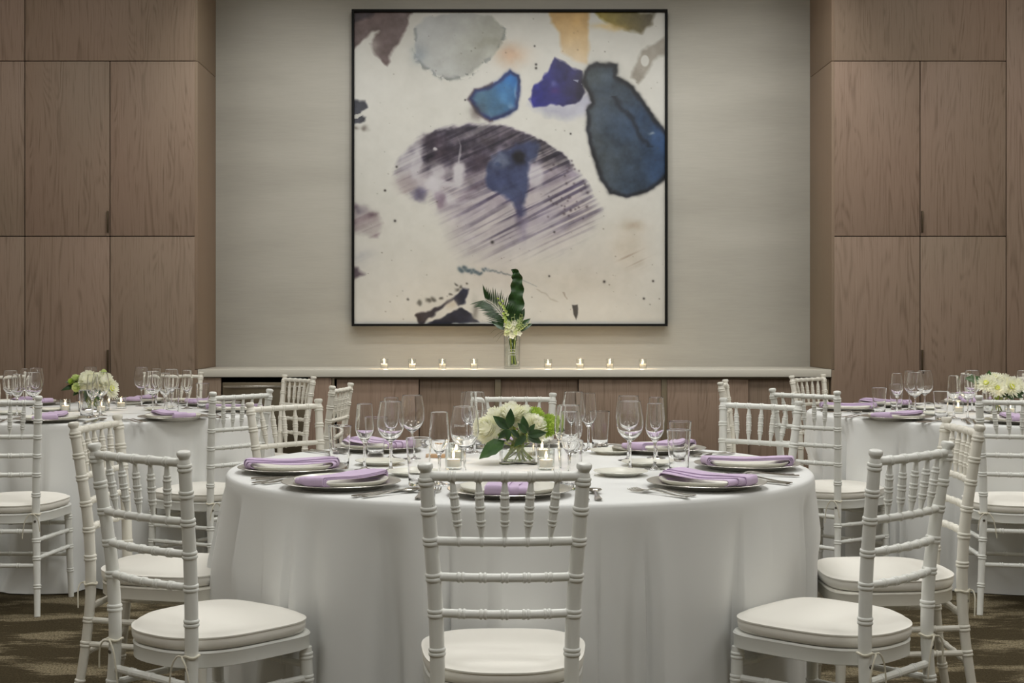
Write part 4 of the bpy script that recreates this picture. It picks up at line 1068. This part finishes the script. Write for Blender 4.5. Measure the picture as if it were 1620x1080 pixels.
# --- front table arrangement
vy = 4.42; vx = X_(820, 4.36); vz = TZ+0.0003
square_vase(vx, vy, vz, 0.122, 0.112, 'square clear glass vase of white flowers on the front table', 0.070)
GF = 'flowers of the front table vase'
for pos, d, R, bm, foot, lab in (
    ((-0.085, -0.030, 0.128), (-0.75, -0.45, 0.4), 0.050, B_POM[0], (0.048, 0.010, 0.012), 'large white bloom at the left end of the front table bouquet'),
    ((-0.060, 0.020, 0.165), (-0.5, 0.0, 0.8), 0.050, B_POM[1], (0.040, -0.035, 0.012), 'white bloom at the upper left of the front table bouquet'),
    ((-0.018, -0.010, 0.178), (-0.1, -0.3, 1), 0.052, B_POM[0], (0.006, -0.045, 0.012), 'white bloom at the top of the front table bouquet'),
    ((0.022, 0.020, 0.172), (0.2, 0.1, 1), 0.046, B_POM[1], (-0.035, 0.020, 0.012), 'white bloom behind the top of the front table bouquet'),
    ((0.045, -0.030, 0.140), (0.5, -0.7, 0.5), 0.050, B_POM[0], (-0.047, -0.030, 0.012), 'white bloom at the right front of the front table bouquet'),
    ((-0.040, 0.045, 0.145), (-0.3, 0.8, 0.5), 0.046, B_POM[2], (0.022, -0.040, 0.012), 'pale bloom at the back left of the front table bouquet'),
    ((0.018, -0.042, 0.098), (0.2, -0.9, 0.1), 0.026, B_POM[2], (0.014, -0.010, 0.012), 'small pale bloom over the rim of the front table vase')):
    flower(vx, vy, vz, (pos[0]*1.06, pos[1], pos[2]-0.030*min(1, (pos[2]-0.09)/0.06)), d, R, bm, foot, lab, 'white_chrysanthemum', GF)
for pos, d, R, foot, lab in (
    ((0.052, 0.005, 0.180), (0.3, -0.3, 1), 0.034, (-0.038, 0.012, 0.012), 'lime green button flower at the top right of the front table bouquet'),
    ((0.086, -0.020, 0.142), (0.9, -0.45, 0.25), 0.034, (-0.046, -0.022, 0.012), 'lime green button flower at the right end of the front table bouquet'),
    ((0.096, 0.035, 0.160), (0.9, 0.3, 0.4), 0.030, (-0.040, 0.036, 0.012), 'small lime green flower at the back right of the front table bouquet')):
    flower(vx, vy, vz, (pos[0]*1.06, pos[1], pos[2]-0.030*min(1, (pos[2]-0.09)/0.06)), d, R, B_LIME, foot, lab, 'green_button_flower', GF)
fr = (0, -1, 0.25)
sprig(vx-0.018, vy, vz-0.014, (-0.012, -0.072, 0.128), [((-0.012, -0.073, 0.130), (-0.75, -0.1, 0.65), 0.066, fr), ((-0.010, -0.076, 0.134), (0.05, -0.1, 1), 0.062, fr), ((-0.014, -0.078, 0.128), (-0.6, -0.2, -0.5), 0.045, fr), ((-0.005, -0.078, 0.128), (0.5, -0.2, -0.45), 0.040, fr), ((-0.012, -0.080, 0.13), (-0.15, -0.3, -0.9), 0.040, fr)], (0.020, -0.030, 0.034), 'dark green leaf sprig at the middle left of the front table bouquet', GF, L_DARK)
sprig(vx+0.010, vy, vz-0.020, (0.018, -0.076, 0.122), [((0.012, -0.080, 0.120), (-0.12, -0.1, 0.95), 0.060, fr), ((0.018, -0.083, 0.124), (-0.55, -0.1, 0.6), 0.045, fr), ((0.020, -0.082, 0.118), (0.95, -0.2, 0.15), 0.060, fr), ((0.020, -0.083, 0.114), (0.80, -0.2, -0.35), 0.050, fr), ((0.014, -0.083, 0.116), (-0.65, -0.2, -0.55), 0.052, fr), ((0.022, -0.081, 0.124), (0.5, -0.1, 0.75), 0.036, fr)], (-0.020, -0.034, 0.034), 'dark green leaf sprig at the middle right of the front table bouquet', GF, L_DARK)
sprig(vx, vy, vz-0.020, (-0.045, -0.070, 0.092), [((-0.045, -0.072, 0.098), (-0.85, -0.25, -0.5), 0.098, (0.1, -0.8, 0.75))], (0.032, 0.0, 0.034), 'broad serrated green leaf hanging left over the front table vase', GF, L_MID)
sprig(vx, vy, vz-0.020, (0.10, 0.03, 0.125), [((0.098, 0.03, 0.125), (0.8, -0.1, -0.1), 0.045, fr), ((0.10, 0.03, 0.13), (0.7, 0, 0.6), 0.045, fr)], (-0.03, 0.03, 0.034), 'dark leaves behind the lime flowers of the front table bouquet', GF, L_DARK)

# --- left rear arrangement
vx, vy = X_(149, 7.06), 7.06
square_vase(vx, vy, vz, 0.13, 0.10, 'square clear glass vase of white flowers on the left rear table', 0.07)
GL = 'flowers of the left rear vase'
for pos, d, R, bm, foot, lab in (
    ((-0.015, -0.030, 0.150), (-0.3, -0.6, 0.8), 0.062, B_POM[0], (0.02, 0, 0.012), 'big white bloom in the middle of the left rear bouquet'),
    ((0.045, -0.010, 0.145), (0.5, -0.4, 0.7), 0.060, B_POM[1], (-0.02, 0, 0.012), 'big white bloom right of middle in the left rear bouquet'),
    ((0.020, 0.045, 0.150), (0.1, 0.7, 0.7), 0.055, B_POM[0], (0.0, -0.02, 0.012), 'white bloom at the back of the left rear bouquet')):
    flower(vx, vy, vz, pos, d, R, bm, foot, lab, 'white_chrysanthemum', GL)
flower(vx, vy, vz, (0.085, -0.02, 0.115), (0.85, -0.3, 0.25), 0.062, B_DAISY[0], (-0.03, 0.01, 0.012), 'open white daisy bloom at the right end of the left rear bouquet', 'white_chrysanthemum', GL, True)
for i, (pos, d, R, lab) in enumerate((((-0.085, -0.03, 0.168), (-0.6, -0.2, 0.7), 0.026, 'pale lime bud at the upper left of the left rear bouquet'), ((-0.105, -0.04, 0.155), (-0.9, -0.3, 0.4), 0.020, 'tiny pale lime bud at the left end of the left rear bouquet'), ((-0.075, -0.05, 0.125), (-0.5, -0.8, -0.1), 0.026, 'drooping pale lime bud at the lower left of the left rear bouquet'), ((0.052, -0.01, 0.200), (0.2, 0, 1), 0.018, 'pale lime bud on top of the left rear bouquet'))):
    flower(vx, vy, vz, pos, d, R, B_POM[2] if i != 1 else B_LIME, (0.02*(i-1.5), 0.02, 0.012), lab, 'lime_bud', GL)
sprig(vx, vy, vz, (-0.075, -0.02, 0.135), [((-0.07, -0.02, 0.14), (-0.95, -0.1, 0.25), 0.075, (0, -0.6, 0.8)), ((-0.07, -0.03, 0.13), (-0.97, -0.1, -0.12), 0.095, (0, -0.6, 0.8)), ((-0.06, -0.03, 0.12), (-0.6, -0.3, -0.6), 0.055, fr), ((-0.02, -0.06, 0.11), (-0.1, -0.4, -0.8), 0.06, fr), ((0.03, -0.06, 0.11), (0.3, -0.4, -0.8), 0.06, fr)], (0.02, 0.0, 0.012), 'dark green leaves at the left of the left rear bouquet', GL, L_DARK)

# --- right rear arrangement
vx, vy = X_(1578, 6.88), 6.88
square_vase(vx, vy, vz, 0.13, 0.10, 'square clear glass vase of white daisies on the right rear table', 0.07)
GR = 'flowers of the right rear vase'
for i, (pos, d, R, lab) in enumerate((
    ((-0.070, -0.040, 0.150), (-0.5, -0.7, 0.6), 0.056, 'open white daisy bloom at the left of the right rear bouquet'),
    ((-0.025, -0.060, 0.128), (-0.1, -0.9, 0.45), 0.054, 'open white daisy bloom low in the middle of the right rear bouquet'),
    ((-0.020, -0.005, 0.172), (0, -0.35, 1), 0.052, 'open white daisy bloom on top of the right rear bouquet'),
    ((0.045, -0.050, 0.132), (0.35, -0.85, 0.45), 0.060, 'open white daisy bloom right of middle in the right rear bouquet'),
    ((0.095, -0.020, 0.142), (0.9, -0.3, 0.5), 0.056, 'open white daisy bloom at the right end of the right rear bouquet'),
    ((0.040, 0.030, 0.160), (0.3, 0.5, 0.8), 0.054, 'open white daisy bloom at the back of the right rear bouquet'))):
    flower(vx, vy, vz, pos, d, R, B_DAISY[i % 2], (-pos[0]*0.4, 0.02-0.008*i, 0.012), lab, 'white_daisy', GR, True)
sprig(vx, vy, vz, (-0.075, -0.01, 0.155), [((-0.07, -0.01, 0.155), (-0.95, -0.1, 0.30), 0.105, (0.2, -0.7, 0.7)), ((-0.05, 0.0, 0.17), (0.25, 0, 1), 0.050, fr), ((-0.045, 0.0, 0.17), (-0.2, -0.1, 0.9), 0.035, fr)], (0.02, 0.0, 0.012), 'dark green leaves at the left of the right rear bouquet', GR, L_MID)
sprig(vx, vy, vz, (0.055, -0.04, 0.1), [((0.05, -0.05, 0.1), (0.7, -0.4, -0.2), 0.06, fr), ((0.02, -0.06, 0.1), (0.3, -0.5, -0.3), 0.05, fr), ((0.02, -0.06, 0.1), (-0.6, -0.5, -0.2), 0.05, fr), ((0.06, -0.04, 0.1), (0.9, -0.2, 0.1), 0.06, fr)], (-0.02, 0.01, 0.012), 'dark green leaves under the daisies of the right rear bouquet', GR, L_DARK)

# ------------------------------------------------------------------ bouquet on the countertop
bx, by, bz = X_(810, 9.05), 9.05, 0.9113
t = thing('glass_vase', 'tall clear cylinder vase on the countertop below the painting', 'vase', (bx, by, bz))
ob('vase_body', mesh('vase_body', *lathe_geo([(0, 0), (0.051, 0), (0.0535, 0.002), (0.0540, 0.01), (0.0540, 0.226), (0.0525, 0.2275), (0.0510, 0.226), (0.0508, 0.016), (0.047, 0.012), (0, 0.011)], 40), THIN, 50), t)
ob('water', mesh('water', *lathe_geo([(0, 0.0125), (0.046, 0.0125), (0.0500, 0.0175), (0.0500, 0.150), (0, 0.150)], 32), THIN, 50), t)
q = thing('hand_tied_bouquet', 'hand-tied bouquet of palm, tall fern leaf and orchids in the countertop vase', 'bouquet', (bx, by, bz))
rr = random.Random(12)
for i in range(9):
    a = i*2.4; rad = 0.011*math.sqrt((i+0.5)/9)*1.2
    foot = Vector((0.010+rad*1.7*math.cos(a), rad*1.7*math.sin(a), 0.024+rr.uniform(0, 0.012))); mid = Vector((0.004+rad*math.cos(a), rad*math.sin(a), 0.10)); top = Vector((rad*2.4*math.cos(a), rad*2.0*math.sin(a), 0.22))
    pts = [tuple(z) for z in crom([foot, mid, top], 5)]
    ob('stem', mesh('stem', *sweep_geo(pts, [0.0042]*len(pts), 8), STEMG if i % 2 else LEAFM), q)
for z in (0.092, 0.108, 0.127):
    ob('ribbon_band', mesh('ribbon_band', *lathe_geo([(0.0165, -0.0035), (0.0175, -0.0035), (0.0175, 0.0035), (0.0165, 0.0035), (0.0165, -0.0035)], 24), RIBBON), q, (0.0045, 0, z))
# tall ruffled leaf
m = MB(); NS = 26; V = []; F = []
cl = crom([(0.010, 0.0, 0.24), (0.018, 0.01, 0.36), (0.030, 0.012, 0.48), (0.034, 0.010, 0.58), (0.022, 0.004, 0.640), (-0.006, -0.002, 0.658)], 6)
for i, p in enumerate(cl):
    s = i/(len(cl)-1); wd = float(np.interp(s, [0, 0.10, 0.28, 0.5, 0.7, 0.84, 0.93, 1], [0.008, 0.040, 0.054, 0.042, 0.032, 0.020, 0.012, 0.001]))
    tg = np.array(cl[min(i+1, len(cl)-1)])-np.array(cl[max(i-1, 0)]); tg = tg/np.linalg.norm(tg); sd = np.array((tg[2], 0, -tg[0]))
    for k in range(-3, 4):
        f_ = k/3; e_ = p+sd*f_*wd*(1+0.14*abs(f_)*math.sin(i*1.25+(k > 0)*2))
        V.append((e_[0], e_[1]-0.012+abs(f_)*0.014*math.sin(i*1.35+(k > 0)*1.3)-0.012*abs(f_), e_[2]))
for i in range(len(cl)-1):
    for k in range(6): F.append((i*7+k, i*7+k+1, (i+1)*7+k+1, (i+1)*7+k))
o = ob('fern_leaf', mesh('fern_leaf', V, F, LEAFD, 60), q); o['label'] = 'tall ruffled dark green leaf'
# palm frond with its leaflets
m = MB(); rib = [np.array(z) for z in crom([(-0.005, -0.01, 0.24), (-0.055, -0.02, 0.34), (-0.115, -0.03, 0.415), (-0.175, -0.035, 0.455)], 7)]
m.add(*sweep_geo([tuple(z) for z in rib], [0.0022]*len(rib), 6))
for i in range(2, len(rib)):
    for s in (-1, 1):
        p = Vector(rib[i]); tn = Vector(rib[i]-rib[i-1]).normalized(); sd = Vector((tn.z, 0, -tn.x))*s
        d = (tn*0.75+sd*0.8+Vector((0, -0.1, 0.0))).normalized(); L = 0.165*(1-0.40*(i/len(rib)))*rr.uniform(0.85, 1.1)
        V, F = leaf_geo(L, 0.0050, 0.10*(-1 if s > 0 else 1), 0.3, nseg=5)
        y = d; z = Vector((0, -1, 0.2)); z = (z-y*z.dot(y)).normalized(); M = Matrix((y.cross(z), y, z)).transposed().to_4x4(); M.translation = p
        m.add(V, F, M)
o = ob('palm_frond', m.mesh('palm_frond', LEAFD, 60), q); o['label'] = 'feathery palm frond'; 
for pos, d, s, me_ in (((-0.03, -0.03, 0.26), (-0.85, 0, 0.45), 0.12, L_DARK), ((0.03, -0.02, 0.26), (0.75, 0, 0.62), 0.12, L_DARK), ((0.03, -0.02, 0.25), (0.85, 0, 0.42), 0.115, L_DARK), ((0.045, 0.0, 0.30), (0.35, 0, 0.95), 0.11, L_DARK), ((-0.02, 0.0, 0.28), (-0.05, 0, 1), 0.16, L_MID), ((-0.04, 0.0, 0.27), (-0.55, 0, 0.8), 0.13, L_DARK)):
    o = ob('leaf', me_, q); orient_leaf(o, pos, d, s, (0, -1, 0.2)); o.scale = (s*0.75, s, s)
orch = MB()
for k in range(5):
    a = 2*PI*k/5; orch.add(*petal_geo(Vector((math.cos(a), math.sin(a), 0.35)), Vector((0, 0, 1)), 0.05, 1.0, 0.38, 0.15))
orch.add(*lathe_geo([(0, 0.5), (0.16, 0.35), (0.2, 0.1), (0, 0)], 8))
M_ORW = orch.mesh('orchid', PETW, 60); M_ORG = M_ORW.copy(); M_ORG.materials.clear(); M_ORG.materials.append(PETL); M_ORL = M_ORW.copy(); M_ORL.materials.clear(); M_ORL.materials.append(PETG)
for i in range(24):
    px, pz = rr.gauss(-0.018, 0.028), rr.gauss(0.262, 0.022)
    o = ob('orchid', M_ORW if i % 3 else M_ORG, q); orient(o, (px, -0.035-rr.uniform(0, 0.02), pz), (px*8, -1, rr.uniform(-0.3, 0.5)), rr.uniform(0.018, 0.026))
for i in range(22):                                             # spray climbing to the upper left
    tt = i/21; px = -0.020-0.062*tt+rr.uniform(-0.016, 0.016); pz = 0.29+0.175*tt
    o = ob('orchid', M_ORL if i % 2 else M_ORG, q); orient(o, (px, -0.045, pz), (rr.uniform(-0.8, 0.8), -1, rr.uniform(-0.2, 0.8)), 0.015-0.006*tt)
m = MB()
for i in range(26):
    a = rr.uniform(-0.25, 0.95); L = rr.uniform(0.07, 0.15); p0 = Vector((0.012, -0.03, 0.225)); p1 = p0+Vector((math.sin(a)*L, -0.01, math.cos(a)*L))
    m.add(*sweep_geo([p0, (p0+p1)/2+Vector((0.004, 0, 0.003)), p1], [0.0013, 0.0011, 0.0009], 5))
    for k in range(4):
        pp = p0.lerp(p1, 0.5+0.16*k)+Vector((rr.uniform(-0.006, 0.006), -0.003, rr.uniform(-0.004, 0.004)))
        m.add([tuple(Vector(v)*0.0035+pp) for v in lathe_geo([(0, -1), (0.8, -0.3), (0.8, 0.4), (0, 1)], 6)[0]], lathe_geo([(0, -1), (0.8, -0.3), (0.8, 0.4), (0, 1)], 6)[1])
o = ob('filler_sprays', m.mesh('filler_sprays', PETL, 60), q); o['kind'] = 'stuff'
m = MB()
for pts in ([(-0.02, -0.03, 0.235), (-0.07, -0.04, 0.245), (-0.125, -0.045, 0.205)], [(-0.02, -0.03, 0.23), (-0.06, -0.045, 0.235), (-0.105, -0.05, 0.18)], [(-0.03, -0.03, 0.25), (-0.10, -0.04, 0.265), (-0.145, -0.04, 0.235)]):
    cc = [tuple(z) for z in crom(pts, 6)]; m.add(*sweep_geo(cc, list(np.linspace(0.0013, 0.0006, len(cc))), 5))
ob('grass_blades', m.mesh('grass_blades', LEAFD), q)
